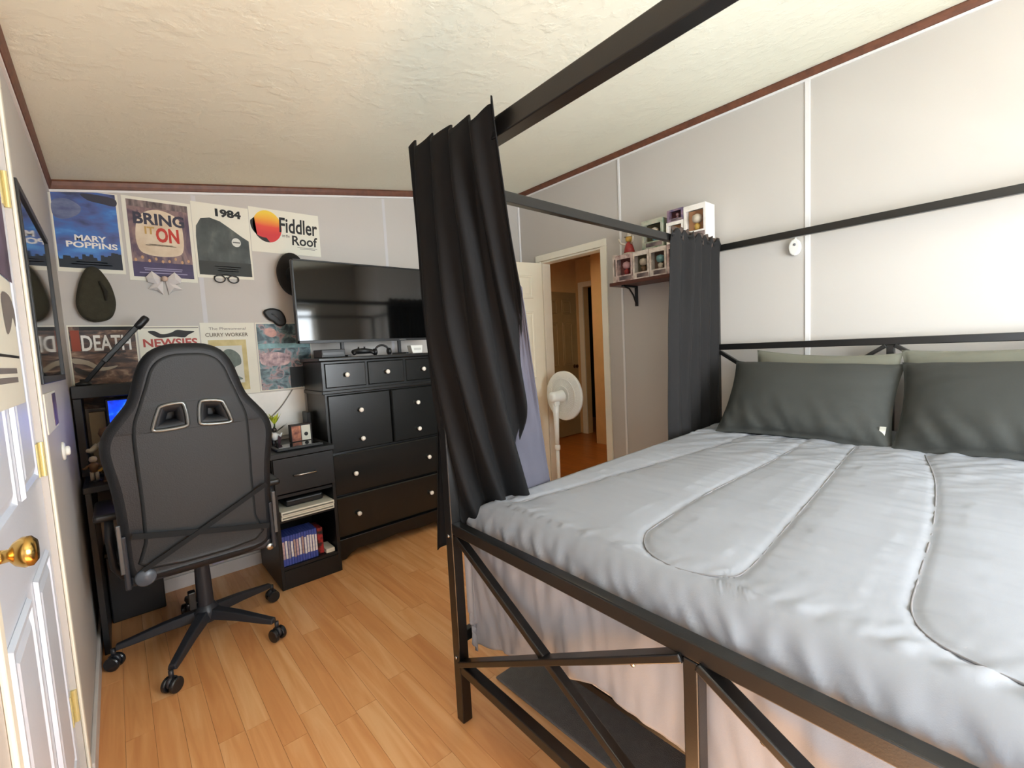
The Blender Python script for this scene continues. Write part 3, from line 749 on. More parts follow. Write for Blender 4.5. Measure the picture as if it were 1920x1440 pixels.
# lower row
P = poster('death', 'brown sepia poster with tall white letters DEATH behind the microphone arm', -.155, .112, 1.065, 1.495)
flat(P, 'print', rect(-.150, .106, 1.07, 1.488), ramp_mat('sepia_print', [(.28, (30, 22, 18)), (.45, (70, 48, 38)), (.58, (120, 88, 68)), (.72, (190, 160, 134))], (1, 1, 2), 11, 5, .5, 0, 2, 1.4))
flat(P, 'red_print', rect(-.145, -.112, 1.365, 1.47), mat('rust_ink', (150, 62, 36), .6), 2)
flat(P, 'dark_band_print', rect(-.11, .105, 1.47, 1.488), M_INK, 2)
text(P, 'title', 'DEATH', -.108, .085, 1.365, 1.445, M_WHITEINK, 3, .02)
flat(P, 'underline_print', rect(-.08, .06, 1.352, 1.357), M_INK, 3)
flat(P, 'swirl_print', smooth_poly([(-.145, 1.33), (-.09, 1.315), (-.04, 1.28), (.02, 1.285), (.0, 1.27), (-.05, 1.262), (-.10, 1.295), (-.145, 1.305)]), mat('bone_ink', (170, 156, 136), .6), 2)
flat(P, 'swirl_print', smooth_poly([(-.14, 1.285), (-.08, 1.25), (-.05, 1.235), (-.09, 1.235), (-.14, 1.26)]), mat('dark_sepia_ink', (40, 30, 22), .6), 3)
P = poster('news', 'white poster with red lettering NEWSIES partly behind the chair', .118, .392, 1.065, 1.49)
text(P, 'title', 'NEWSIES', .135, .38, 1.375, 1.42, mat('brick_red_ink', (176, 70, 60), .6), 3, .03)
flat(P, 'black_figure_print', smooth_poly([(.16, 1.46), (.19, 1.462), (.22, 1.445), (.26, 1.452), (.29, 1.468), (.33, 1.462), (.37, 1.458), (.34, 1.44), (.32, 1.425), (.27, 1.43), (.21, 1.425), (.18, 1.44)]), M_INK, 2)
flat(P, 'top_line_print', rect(.12, .39, 1.478, 1.482), MATS['grey_ink'], 2)
P = poster('curry', 'cream poster with gold-framed tree behind the chair headrest', .398, .678, 1.075, 1.507)
flat(P, 'gold_frame_print', rect(.43, .625, 1.10, 1.405), ramp_mat('gold_print', [(.3, (176, 156, 92)), (.7, (206, 190, 130))], (1, 1, 1), 20), 1)
flat(P, 'inner_print', rect(.462, .60, 1.145, 1.37), mat('pale_grey_ink', (206, 206, 196), .6), 2)
flat(P, 'tree_print', smooth_poly([(.475, 1.25), (.48, 1.30), (.51, 1.345), (.55, 1.345), (.585, 1.31), (.588, 1.26), (.555, 1.24), (.55, 1.20), (.59, 1.165), (.475, 1.165), (.515, 1.20), (.51, 1.24)]), mat('grey_green_ink', (96, 108, 100), .6, var=.2, vscale=40), 3)
text(P, 'title', 'CURRY WORKER', .42, .64, 1.425, 1.447, mat('dim_brown_ink', (110, 98, 80), .6), 3, .02)
text(P, 'small_print', 'The Phenomenal', .44, .63, 1.465, 1.48, MATS['grey_ink'], 3, 0)
flat(P, 'orange_spot_print', ellipse(.54, 1.09, .035, .012, 16), mat('orange_ink', (240, 176, 50), .6), 3)
P = poster('teal', 'teal and pink crowded poster beside the dresser top', .683, 1.005, 1.08, 1.507)
flat(P, 'print', rect(.688, 1.0, 1.085, 1.50), ramp_mat('teal_crowd_print', [(.30, (30, 44, 52)), (.42, (64, 84, 92)), (.50, (110, 138, 142)), (.57, (170, 140, 140)), (.64, (60, 70, 80)), (.75, (150, 170, 174))], (1.3, 1, 1.3), 13, 6, .5, 0, 2, .6))
flat(P, 'pink_print', smooth_poly([(.74, 1.47), (.79, 1.465), (.80, 1.43), (.77, 1.415), (.735, 1.435)]), mat('pink_ink', (206, 160, 150), .6, var=.2, vscale=40), 2)
flat(P, 'pink_print', smooth_poly([(.70, 1.31), (.80, 1.32), (.87, 1.29), (.85, 1.24), (.76, 1.235), (.70, 1.25)]), ramp_mat('pink_mottle_print', [(.35, (120, 96, 104)), (.65, (212, 180, 178))], (1, 1, 1), 30), 2)
flat(P, 'teal_print', rect(.69, .995, 1.345, 1.375), mat('pale_teal_ink', (130, 168, 172), .6, var=.25, vscale=30), 2)
flat(P, 'dark_print', rect(.86, 1.0, 1.09, 1.22), mat('night_ink', (22, 30, 36), .6), 2)
lines(P, .70, .86, (1.165, 1.145, 1.12), mat('steel_ink', (120, 130, 136), .6))
# white sheet on the wall below
tag(build('white_board', MB().box(.50, .935, FY-.012, FY-.0005, .785, 1.072), mat('white_board_face', (226, 222, 214), .4), bevel=.002), 'plain white board on the wall below the teal poster', 'board')

# ---- hats, bow, glasses on the wall
def hat(name, label, poly, thick, m, y=FY):
    v, f = curve_shape([smooth_poly(poly, 5)], thick, thick*.42, 5)
    mb = MB(); mb.v = [(p.x, y-thick/2-.002-p.z, p.y) for p in v]; mb.f = f
    return build(name, mb, m, None, smooth=True)
M_OLIVE = mat('olive_cap_fabric', (54, 50, 36), .9, var=.2, vscale=30, bump=.3, bscale=250)
h = tag(hat('flat_cap', 'olive brown cap hanging under the blue sky poster', [(-.032, 1.762), (-.012, 1.735), (.008, 1.685), (.018, 1.61), (.004, 1.555), (-.022, 1.537), (-.055, 1.537), (-.077, 1.562), (-.083, 1.61), (-.068, 1.685), (-.050, 1.735)], .06, M_OLIVE), 'olive brown cap hanging under the blue sky poster', 'cap')
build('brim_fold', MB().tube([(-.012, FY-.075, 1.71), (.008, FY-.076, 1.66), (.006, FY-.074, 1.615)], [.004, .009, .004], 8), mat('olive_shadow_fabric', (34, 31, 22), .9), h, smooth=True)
h = tag(hat('black_hat', '', [(.905, 1.905), (.935, 1.89), (.955, 1.84), (.955, 1.76), (.925, 1.715), (.895, 1.725), (.868, 1.77), (.862, 1.83), (.88, 1.88)], .09, mat('black_felt', (26, 24, 21), .95, bump=.2, bscale=200)), 'black felt hat hanging on the wall at the television corner', 'hat')
build('hat_crown', MB().lathe([(.055, 0), (.052, .02), (.04, .04), (.02, .048), (.001, .05)], 20, (.915, FY-.088, 1.80), (0, -1, 0)), MATS['black_felt'], h, smooth=True)
h = tag(hat('black_mask', '', [(.745, 1.57), (.78, 1.583), (.82, 1.575), (.842, 1.545), (.845, 1.505), (.815, 1.498), (.79, 1.52), (.765, 1.535)], .03, mat('black_satin', (22, 22, 22), .5)), 'small black cap-like ornament above the teal poster', 'ornament')
build('ornament_crease', MB().tube([(.775, FY-.033, 1.56), (.80, FY-.036, 1.545), (.82, FY-.033, 1.52)], .004, 6), mat('grey_satin', (70, 70, 72), .5), h, smooth=True)
# white bow
bow = thing('white_bow', 'big white hair bow pinned under the purple poster', 'bow', (.256, FY-.02, 1.665))
M_BOW = mat('white_satin', (226, 218, 214), .5, var=.05, bump=.15, bscale=80)
def bow_part(name, poly, dz):
    c = sum((Vector(p) for p in poly), Vector((0, 0)))/len(poly)
    n = len(poly); mb = MB()
    mb.add([(p[0], FY-.012-dz, p[1]) for p in poly]+[(c.x, FY-.034-dz, c.y)]+[(p[0], FY-.004, p[1]) for p in poly],
           [(i, (i+1) % n, n) for i in range(n)]+[(i+n+1, (i+1) % n+n+1, (i+1) % n, i) for i in range(n)])
    return build(name, mb, M_BOW, bow)
bow_part('loop', [(.25, 1.745), (.205, 1.785), (.178, 1.752), (.185, 1.725), (.225, 1.715)], .008)
bow_part('loop', [(.262, 1.745), (.305, 1.785), (.335, 1.752), (.328, 1.725), (.287, 1.715)], .008)
bow_part('tail', [(.25, 1.738), (.20, 1.712), (.185, 1.69), (.222, 1.682), (.246, 1.662)], 0)
bow_part('tail', [(.262, 1.738), (.312, 1.715), (.335, 1.692), (.292, 1.684), (.272, 1.662)], 0)
build('knot', MB().lathe([(.002, -.014), (.012, -.011), (.014, 0), (.012, .011), (.002, .014)], 14, (.256, FY-.045, 1.742)), mat('bow_knot_tan', (206, 178, 160), .6), bow, smooth=True)
gl_ = thing('eyeglasses', 'black round eyeglasses hung under the 1984 poster', 'glasses', (.555, FY-.012, 1.742))
M_GLF = mat('black_acetate', (28, 26, 25), .3)
for cx in (.520, .590): 
    build('rim', MB().tube([(cx+.027*math.cos(a), FY-.014, 1.763+.021*math.sin(a)) for a in [2*PI*i/20 for i in range(20)]], .0035, 6, True), M_GLF, gl_, smooth=True)
build('bridge', MB().tube([(.546, FY-.014, 1.768), (.555, FY-.016, 1.772), (.564, FY-.014, 1.768)], .003, 6), M_GLF, gl_, smooth=True)
for sx, cx in ((-1, .493), (1, .617)): build('temple', MB().tube([(cx, FY-.014, 1.77), (cx-sx*.002, FY-.006, 1.778), (cx-sx*.06, FY-.005, 1.79)], .0028, 6), M_GLF, gl_, smooth=True)

# ================================================================== LEFT WALL
FR = (1.828, 2.62, 1.235, 1.80)      # y0 y1 z0 z1
fr_ = thing('wall_mirror', 'black-framed glass panel reflecting the posters on the left wall', 'mirror', (LX, (FR[0]+FR[1])/2, FR[2]))
t = .022; y0, y1, z0, z1 = FR
for a in ((y0, y0+t, z0, z1), (y1-t, y1, z0, z1), (y0+t, y1-t, z0, z0+t), (y0+t, y1-t, z1-t, z1)):
    build('frame_bar', MB().box(LX+.0005, LX+.013, a[0], a[1], a[2], a[3]), M_PLASTIC, fr_, bevel=.002)
M_MIR = mat('silvered_glass', (150, 152, 150), .04, 1., var=.03)
build('glass', MB().box(LX+.0005, LX+.007, y0+t, y1-t, z0+t, z1-t), M_MIR, fr_)
ph = tag(build('photo_print', MB().box(LX+.0005, LX+.004, 1.90, 2.22, 1.085, 1.205), M_PAPER), 'white photo sheet on the wall beneath the black-framed glass', 'photo')
build('picture', MB().box(LX+.004, LX+.005, 2.10, 2.215, 1.092, 1.198), ramp_mat('mauve_photo', [(.3, (60, 44, 50)), (.7, (150, 120, 120))], (1, 1, 1), 16), ph)
sw = thing('light_switch', 'round white switch on the left wall beside the desk', 'switch', (LX, 2.27, .955))
build('plate', MB().lathe([(.033, 0), (.033, .004), (.028, .008), (.001, .009)], 24, (LX+.0005, 2.27, .985), (1, 0, 0)), M_WHITEP, sw, smooth=True)
build('toggle', MB().lathe([(.017, 0), (.017, .008), (.013, .012), (.001, .013)], 20, (LX+.009, 2.27, .985), (1, 0, 0)), M_WHITEP, sw, smooth=True)
# papers on the white door
DX = LX-.0130
def door_sheet(label, y0, y1, z0, z1, m):
    return tag(build('poster', MB().box(DX+.0085, DX+.0098, y0, y1, z0, z1), m), label, 'poster', 'papers taped to the white door')
o = door_sheet('purple dark poster taped high on the white door', 1.10, 1.64, 1.49, 1.74, ramp_mat('purple_poster', [(.3, (52, 40, 60)), (.7, (110, 92, 116))], (1, 1, 1), 9))
o = door_sheet('white sketch sheet taped on the white door below the purple poster', 1.10, 1.60, 1.20, 1.485, M_PAPER)
def dflat(parent, name, poly, m): return build(name, MB().add([(DX+.0102, u, v) for u, v in poly], [tuple(range(len(poly)))]), m, parent, fixn=False)
dflat(o, 'sketch_print', smooth_poly([(1.45, 1.44), (1.56, 1.45), (1.61, 1.42), (1.60, 1.38), (1.57, 1.40), (1.52, 1.37), (1.46, 1.36)]), MATS['grey_ink'])
dflat(o, 'line_print', rect(1.2, 1.59, 1.305, 1.311), M_INK)
for z in (1.27, 1.25): dflat(o, 'line_print', rect(1.3, 1.53, z, z+.012), MATS['grey_ink'])

# ================================================================== DRESSER + TV
DX0, DX1, DYF, DYB = .930, 1.770, 2.80, 3.14
dr = thing('dresser', 'tall black dresser with white knobs under the television', 'dresser', ((DX0+DX1)/2, (DYF+DYB)/2, 0))
mb = MB()
mb.box(DX0+.012, DX0+.034, DYF+.004, DYB, .03, 1.06); mb.box(DX1-.034, DX1-.012, DYF+.004, DYB, .03, 1.06); mb.box(DX0+.034, DX1-.034, DYB-.012, DYB, .05, 1.06)
mb.box(DX0+.034, DX1-.034, DYF+.03, DYB-.012, .12, 1.055)
build('body', mb, M_BLACKW, dr, bevel=.002)
mb = MB(); mb.box(DX0+.004, DX1-.004, DYF, DYB, 1.06, 1.245); build('upper_case', mb, M_BLACKW, dr, bevel=.003)
build('top', MB().box(DX0-.012, DX1+.012, DYF-.015, DYB+.005, 1.246, 1.268), M_BLACKW, dr, bevel=.005)
build('waist_moulding', MB().box(DX0-.004, DX1+.004, DYF-.01, DYB, 1.045, 1.068), M_BLACKW, dr, bevel=.005)
ap = [(DX0, .005), (DX0+.06, .005), (DX0+.09, .03), (DX0+.14, .05), (DX0+.25, .045), (1.35, .06), (DX1-.25, .045), (DX1-.14, .05), (DX1-.09, .03), (DX1-.06, .005), (DX1, .005), (DX1, .135), (DX0, .135)]
build('base_apron', MB().prism(ap, DYF-.006, DYF+.02), M_BLACKW, dr, bevel=.003)
for sx in (DX0+.03, DX1-.03): build('foot', MB().box(sx-.028, sx+.028, DYB-.06, DYB-.004, .002, .06), M_BLACKW, dr)
def drawer(x0, x1, z0, z1, knobs):
    f = MB(); y0 = DYF-.006; b = .012
    def ring(d, y): return [(x0+d, y, z0+d), (x1-d, y, z0+d), (x1-d, y, z1-d), (x0+d, y, z1-d)]
    loops = [ring(0, DYF+.03), ring(0, y0+.006), ring(.006, y0), ring(.010, y0), ]
    vs = sum(loops, []); fs = [(i*4+j, i*4+(j+1) % 4, (i+1)*4+(j+1) % 4, (i+1)*4+j) for i in range(3) for j in range(4)]+[(12, 13, 14, 15), (3, 2, 1, 0)]
    f.add(vs, fs)
    o = build('drawer', f, M_BLACKF, dr)
    for kx, kz in knobs:
        build('knob', MB().lathe([(.008, 0), (.0065, .008), (.009, .012), (.0145, .018), (.0145, .024), (.009, .029), (.001, .030)], 16, (kx, y0, kz), (0, -1, 0)), M_KNOB, o, smooth=True)
for k in range(3):
    x0 = DX0+.022+k*.2695; drawer(x0, x0+.257, 1.082, 1.232, [(x0+.128, 1.158)])
drawer(DX0+.026, 1.362, .682, 1.036, [(1.152, .930), (1.150, .748)])
drawer(1.374, DX1-.026, .682, 1.036, [(1.557, .930), (1.555, .748)])
drawer(DX0+.026, DX1-.026, .412, .668, [(1.087, .535), (1.617, .535)])
drawer(DX0+.026, DX1-.026, .148, .400, [(1.088, .276), (1.617, .276)])
tv = thing('television', 'large black flat-screen television standing on the dresser', 'television', (1.325, 2.94, 1.2685))
TX0, TX1, TZ0, TZ1, TY = .853, 1.795, 1.362, 1.868, 2.915
build('housing', MB().box(TX0, TX1, TY+.006, TY+.045, TZ0, TZ1), M_PLASTIC, tv, bevel=.006)
build('screen', MB().box(TX0+.008, TX1-.008, TY, TY+.006, TZ0+.016, TZ1-.008), M_SCREEN, tv, bevel=.001)
mb = MB()
for a in ((TX0, TX0+.008, TZ0, TZ1), (TX1-.008, TX1, TZ0, TZ1), (TX0, TX1, TZ0, TZ0+.016), (TX0, TX1, TZ1-.008, TZ1)): mb.box(a[0], a[1], TY-.003, TY+.008, a[2], a[3])
build('bezel', mb, M_PLASTIC, tv)
build('logo', MB().box(1.52, 1.57, TY-.0042, TY-.003, TZ0+.004, TZ0+.011), M_CHROME, tv)
for sx in (1.126, 1.53):
    build('stand_foot', MB().bar((sx, TY-.085, 1.2745), (sx, TY+.12, 1.2745), .022, .011).bar((sx, TY+.025, 1.276), (sx, TY+.025, 1.37), .02, .02), M_PLASTIC, tv, bevel=.002)
# small electronics on the dresser, under the screen
def small_box(name, label, cat, x0, x1, y0, y1, z0, z1, m, bevel=.004, group=None):
    return tag(build(name, MB().box(x0, x1, y0, y1, z0, z1), m, bevel=bevel), label, cat, group)
o = small_box('cable_box', 'black cable box on the left end of the dresser top', 'electronics', .955, 1.10, 2.83, 2.98, 1.2685, 1.318, M_PLASTIC)
build('front_strip', MB().box(.965, 1.09, 2.8285, 2.8298, 1.285, 1.300), mat('grey_strip', (60, 60, 60), .3), o)
o = tag(build('game_controller', MB().tube([(1.16, 2.835, 1.283), (1.165, 2.86, 1.296), (1.20, 2.88, 1.300), (1.25, 2.88, 1.300), (1.285, 2.86, 1.296), (1.29, 2.835, 1.283)], [.010, .015, .019, .019, .015, .010], 12), M_PLASTIC, smooth=True), 'black game controller on the dresser below the television', 'controller')
for kx in (1.205, 1.245): build('thumbstick', MB().lathe([(.007, 0), (.004, .008), (.008, .012), (.001, .014)], 10, (kx, 2.872, 1.315)), M_GLF, o, smooth=True)
o = tag(build('headset', MB().tube([(1.36+.05*math.cos(a), 2.86+.02*math.sin(a)*0, 1.288+.045*math.sin(a)) for a in [PI*i/14 for i in range(15)]], .007, 8), M_PLASTIC, smooth=True), 'black headset lying on the dresser below the television logo', 'headset')
for sx in (1.31, 1.41): build('ear_cup', MB().lathe([(.012, -.012), (.022, -.008), (.022, .008), (.012, .012)], 16, (sx, 2.86, 1.291), (1, 0, 0)), M_PLASTIC, o, smooth=True)
o = tag(build('white_box', MB().prism([(1.585, 1.2685), (1.66, 1.2685), (1.665, 1.325), (1.57, 1.325)], 2.85, 2.91), M_WHITEP, bevel=.004), 'small white box at the right end of the dresser top', 'box')
build('label_strip', MB().box(1.595, 1.65, 2.8485, 2.8498, 1.29, 1.305), mat('pale_grey_label', (200, 198, 190), .5), o)

# ================================================================== DESK
TX_0, TX_1, TYF, TYB, TZ = -.145, .925, 2.655, 3.14, .765
dk = thing('computer_desk', 'black computer desk with hutch shelf and open side cubbies', 'desk', ((TX_0+TX_1)/2, (TYF+TYB)/2, 0))
build('desktop', MB().box(TX_0, TX_1, TYF, TYB, TZ-.028, TZ), M_DESK, dk, bevel=.003)
build('side_panel', MB().box(TX_0+.004, TX_0+.026, TYF+.02, TYB, .0015, TZ-.029), M_DESK, dk, bevel=.002)
PX0, PX1, PYF = .590, .920, 2.675
for a in (PX0, PX1-.018): build('side_panel', MB().box(a, a+.018, PYF, TYB, .0015, TZ-.029), M_DESK, dk, bevel=.002)
build('pedestal_back', MB().box(PX0+.018, PX1-.018, TYB-.01, TYB, .02, TZ-.03), M_DESK, dk)
for z in (.52, .385, .115): build('shelf', MB().box(PX0+.0185, PX1-.0185, PYF+.008, TYB-.011, z-.008, z+.008), M_DESK, dk)
build('kick_board', MB().box(PX0+.0185, PX1-.0185, PYF+.002, PYF+.018, .0015, .106), M_DESK, dk)
d = build('drawer', MB().box(PX0+.004, PX1-.004, PYF-.014, PYF-.001, .540, TZ-.032), M_DESK, dk, bevel=.003)
build('handle', MB().tube([(.692, PYF-.014, .634), (.692, PYF-.034, .634), (.808, PYF-.034, .634), (.808, PYF-.014, .634)], .005, 10), M_CHROME, d, smooth=True)
build('cross_brace', MB().box(TX_0+.03, PX0-.001, TYB-.03, TYB-.015, .50, TZ-.03), M_DESK, dk)
build('hutch_side', MB().box(TX_0-.01, TX_0+.02, 2.93, TYB, TZ+.0005, 1.135), M_DESK, dk, bevel=.002)
build('hutch_side', MB().box(.44, .46, 2.98, TYB, TZ+.0005, 1.135), M_DESK, dk, bevel=.002)
build('hutch_shelf', MB().box(TX_0-.012, .47, 2.93, TYB, 1.136, 1.196), M_DESK, dk, bevel=.003)
# monitor with lit blue screen
mo = thing('computer_monitor', 'small monitor with a glowing blue screen behind the gaming chair', 'monitor', (.16, 3.0, TZ+.0005))
build('housing', MB().box(-.045, .37, 2.985, 3.015, .862, 1.122), M_PLASTIC, mo, bevel=.004)
M_BLUE = ramp_mat('blue_screen', [(.35, (6, 30, 150)), (.52, (14, 62, 214)), (.62, (60, 130, 240)), (.72, (170, 210, 255))], (1, 1, 1), 14, 3, .2)
nt = M_BLUE.node_tree; b = nt.nodes['Principled BSDF']; nt.links.new(nt.nodes['Color Ramp'].outputs[0], b.inputs['Emission Color']); b.inputs['Emission Strength'].default_value = .8
build('screen', MB().box(-.035, .36, 2.9825, 2.9849, .875, 1.112), M_BLUE, mo)
build('stand', MB().box(.13, .19, 3.0, 3.02, TZ+.012, .87).box(.06, .26, 2.94, 3.06, TZ+.0005, TZ+.012), M_PLASTIC, mo, bevel=.003)
# microphone boom
bm_ = thing('microphone_arm', 'black microphone boom arm slanting up in front of the brown poster', 'microphone arm', (-.12, 2.93, 1.1965))
build('base_clamp', MB().lathe([(.03, 0), (.03, .012), (.012, .018), (.012, .03)], 14, (-.112, 2.975, 1.1965)), M_PLASTIC, bm_, smooth=True)
build('lower_arm', MB().bar((-.112, 2.975, 1.20), (-.02, 2.955, 1.32), .018, .018), M_PLASTIC, bm_, bevel=.003)
build('upper_arm', MB().bar((-.03, 2.955, 1.305), (.118, 2.94, 1.482), .024, .024), M_PLASTIC, bm_, bevel=.004)
build('microphone', MB().lathe([(.001, -.045), (.016, -.038), (.018, -.02), (.018, .02), (.014, .03), (.001, .033)], 16, (.132, 2.937, 1.495), (.62, 0, .78)), M_PLASTIC, bm_, smooth=True)
# clutter on the desk and in the hutch
def figurine(label, x, y, z, h, cols, group='figurines on the desk', seed=0):
    """little standing figure: base disc, legs, body, arms, head"""
    t = thing('figurine', label, 'figurine', (x, y, z), 0, group)
    a, b, c = cols; s = h/.12
    build('base', MB().lathe([(.022*s, 0), (.022*s, .004*s), (.02*s, .006*s)], 14, (x, y, z)), c, t)
    m = MB()
    for k in (-1, 1): m.tube([(x+k*.009*s, y, z+.005*s), (x+k*.008*s, y, z+.045*s)], [.007*s, .008*s], 8)
    build('legs', m, b, t, smooth=True)
    build('body', MB().lathe([(.002*s, 0), (.014*s, .004*s), (.017*s, .02*s), (.02*s, .036*s), (.008*s, .046*s), (.001*s, .047*s)], 12, (x, y, z+.04*s)), a, t, smooth=True)
    m = MB()
    for k in (-1, 1): m.tube([(x+k*.018*s, y, z+.074*s), (x+k*.03*s, y-.008*s, z+.062*s), (x+k*.034*s, y-.018*s, z+.082*s*(1 if k > 0 else .8))], [.006*s, .006*s, .005*s], 8)
    build('arms', m, a, t, smooth=True)
    build('head', MB().lathe([(.001, 0), (.011*s, .004*s), (.015*s, .014*s), (.012*s, .025*s), (.001, .029*s)], 12, (x, y, z+.086*s)), b, t, smooth=True)
    return t
C_BONE, C_BRN, C_BLK = mat('bone_plastic', (190, 176, 156), .5), mat('brown_plastic', (110, 80, 52), .5), M_GLF
C_GOLD, C_RED, C_TEAL, C_PINK = mat('gold_plastic', (190, 150, 70), .4), mat('red_plastic', (150, 46, 40), .5), mat('teal_plastic', (110, 150, 150), .5), mat('pink_plastic', (196, 150, 150), .5)
figurine('bone and black figurine on the desk left of the monitor', -.052, 2.90, TZ+.0005, .24, (C_BONE, C_BRN, C_BLK))
figurine('dark figurine beside the bone figurine at the left wall', -.018, 2.81, TZ+.0005, .15, (C_BLK, C_BONE, C_BLK))
figurine('small brown figurine at the front left desk corner', -.105, 2.78, TZ+.0005, .12, (C_BRN, C_BONE, C_BLK))
figurine('gold and brown figurine by the front left desk edge', -.06, 2.74, TZ+.0005, .10, (C_GOLD, C_BRN, C_BRN))
small_box('tan_box', 'small tan box on the desk behind the left figurines', 'box', -.11, -.05, 3.03, 3.09, TZ+.0005, 1.06, mat('tan_card', (150, 128, 98), .7), .002)
o = small_box('keyboard_tray_case', 'flat black case lying on the left front of the desk', 'case', -.02, .15, 2.67, 2.76, TZ+.0005, TZ+.055, M_PLASTIC, .01)
build('case_rib', MB().box(-.01, .14, 2.668, 2.6699, TZ+.022, TZ+.03), M_GLF, o)
o = small_box('photo_box', 'small boxed picture, half orange half white, on the desk right end', 'box', .770, .892, 2.93, 2.98, TZ+.0005, .872, mat('dark_card', (40, 30, 26), .6), .002)
build('orange_face', MB().box(.775, .826, 2.9285, 2.9298, TZ+.008, .864), ramp_mat('orange_picture', [(.35, (110, 50, 36)), (.65, (206, 128, 90))], (1, 1, 1), 30), o)
build('white_face', MB().box(.830, .882, 2.9285, 2.9298, TZ+.008, .864), M_PAPER, o)
build('black_mark', MB().lathe([(.012, 0), (.001, .001)], 12, (.856, 2.9284, TZ+.045), (0, -1, 0)), M_INK, o)
o = small_box('black_tray', 'flat black tray in front of the boxed picture on the desk', 'tray', .63, .88, 2.70, 2.84, TZ+.0005, TZ+.016, M_PLASTIC, .005)
build('tray_inset', MB().box(.645, .865, 2.712, 2.828, TZ+.0161, TZ+.0175), M_SCREEN, o)
figurine('white and black figurine under the yellow green plant', .668, 2.88, TZ+.0005, .12, (mat('white_figure_plastic', (220, 222, 222), .45), M_GLF, M_WHITEP))
figurine('tan figurine beside the gaming chair edge on the desk', .615, 2.87, TZ+.0005, .12, (C_BONE, C_BRN, C_BRN))
small_box('black_speaker', 'slim black speaker between the white board and the dresser', 'speaker', .898, .922, 3.02, 3.12, TZ+.0005, .93, M_PLASTIC, .004)
pl_ = thing('potted_plant', 'little potted plant with yellow green leaves on the desk', 'plant', (.692, 2.965, TZ+.0005))
build('pot', MB().lathe([(.024, 0), (.032, .05), (.034, .052), (.030, .052), (.028, .045), (.001, .044)], 18, (.692, 2.965, TZ+.0005)), mat('mauve_pot', (104, 78, 84), .5), pl_, smooth=True)
M_YG, M_DG = mat('yellow_green_leaf', (196, 206, 60), .5, var=.25, vscale=40), mat('dark_leaf', (54, 74, 44), .5, var=.2, vscale=40)
r = random.Random(2)
for k in range(22):
    a = r.uniform(0, 2*PI); up = r.uniform(.5, 1); L = r.uniform(.06, .10); w_ = r.uniform(.008, .013); inner = k < 12
    base = Vector((.692, 2.965, TZ+.05+(.07 if inner else .02))); dr_ = Vector((math.cos(a)*(.35 if inner else .8), math.sin(a)*(.35 if inner else .8), up)).normalized(); sd = dr_.cross(Vector((0, 0, 1))).normalized()
    pts = [base, base+dr_*L*.4+sd*w_, base+dr_*L-Vector((0, 0, .004)), base+dr_*L*.4-sd*w_, base+dr_*L*.45+Vector((0, 0, .003))]
    build('leaf', MB().add(pts, [(0, 1, 4), (1, 2, 4), (2, 3, 4), (3, 0, 4)]), M_YG if inner else M_DG, pl_, fixn=False)
build('stem', MB().tube([(.692, 2.965, TZ+.04), (.692, 2.965, TZ+.13)], .004, 6), M_DG, pl_)
# hanging cable on the white board
tag(build('power_cable', MB().tube([Vector((.86, FY-.02, 1.075)).lerp(Vector((.70, FY-.02, .90)), i/12)+Vector((0, 0, -.02*math.sin(PI*i/12))) for i in range(13)], .0035, 6), mat('grey_cable', (130, 126, 118), .5), smooth=True), 'thin grey cable crossing the white board', 'cable')
# cubbies: black console, white binders, game cases
o = tag(build('game_console', MB().box(.655, .86, 2.72, 2.98, .4445, .487), M_PLASTIC, bevel=.012, seg=3), 'black game console in the upper desk cubby', 'console')
build('slot', MB().box(.675, .80, 2.7185, 2.7198, .468, .472), M_GLF, o)
for k, (z, lab) in enumerate(((.3935, 'lower of two white binders on the middle desk shelf'), (.4195, 'upper of two white binders on the middle desk shelf'))):
    o = tag(build('binder', MB().box(.612, .898, 2.660-.006*k, 2.90, z, z+.0235), M_PAPER, bevel=.003), lab, 'binder', 'white binders')
    build('page_block', MB().box(.618, .892, 2.6585-.006*k, 2.66-.006*k, z+.008, z+.0155), mat('shadow_paper', (120, 120, 108), .8), o)
r = random.Random(11); x = .612; k = 0
ORD = ['first', 'second', 'third', 'fourth', 'fifth', 'sixth', 'seventh', 'eighth', 'ninth', 'tenth', 'eleventh', 'twelfth', 'thirteenth', 'fourteenth', 'fifteenth']
M_NAVY, M_BLUEC = mat('navy_case', (28, 36, 92), .35), mat('blue_case', (70, 86, 168), .35)
SP = [mat('spine_tan', (176, 150, 140), .5, var=.3, vscale=60), mat('spine_white', (228, 224, 222), .5, var=.15, vscale=60), mat('spine_pink', (200, 170, 170), .5, var=.3, vscale=60), mat('spine_grey', (150, 146, 160), .5, var=.3, vscale=60)]
while x < .79:
    wd = .0135; hh = .168
    o = tag(build('game_case', MB().box(x, x+wd, 2.70, 2.83, .1235, .1235+hh), M_BLUEC, bevel=.0015, seg=1), '%s game case from the left in the lower desk cubby' % ORD[k], 'game case', 'game cases in the desk cubby')
    build('spine_label', MB().box(x+.0015, x+wd-.0015, 2.6985, 2.6998, .165+r.uniform(-.004, .004), .262+r.uniform(-.006, .006)), SP[r.choice([0, 1, 1, 2, 3])] if k < 9 else SP[1], o)
    x += wd+.0009; k += 1
small_box('red_case', 'red and black case at the right end of the lower desk cubby', 'case', .806, .838, 2.72, 2.84, .1235, .278, ramp_mat('red_black_print', [(.4, (26, 18, 18)), (.6, (170, 40, 40))], (1, 1, 1), 40), .002)
small_box('white_case', 'white case lying flat beside the game cases', 'case', .842, .892, 2.695, 2.82, .1235, .148, M_PAPER, .003)
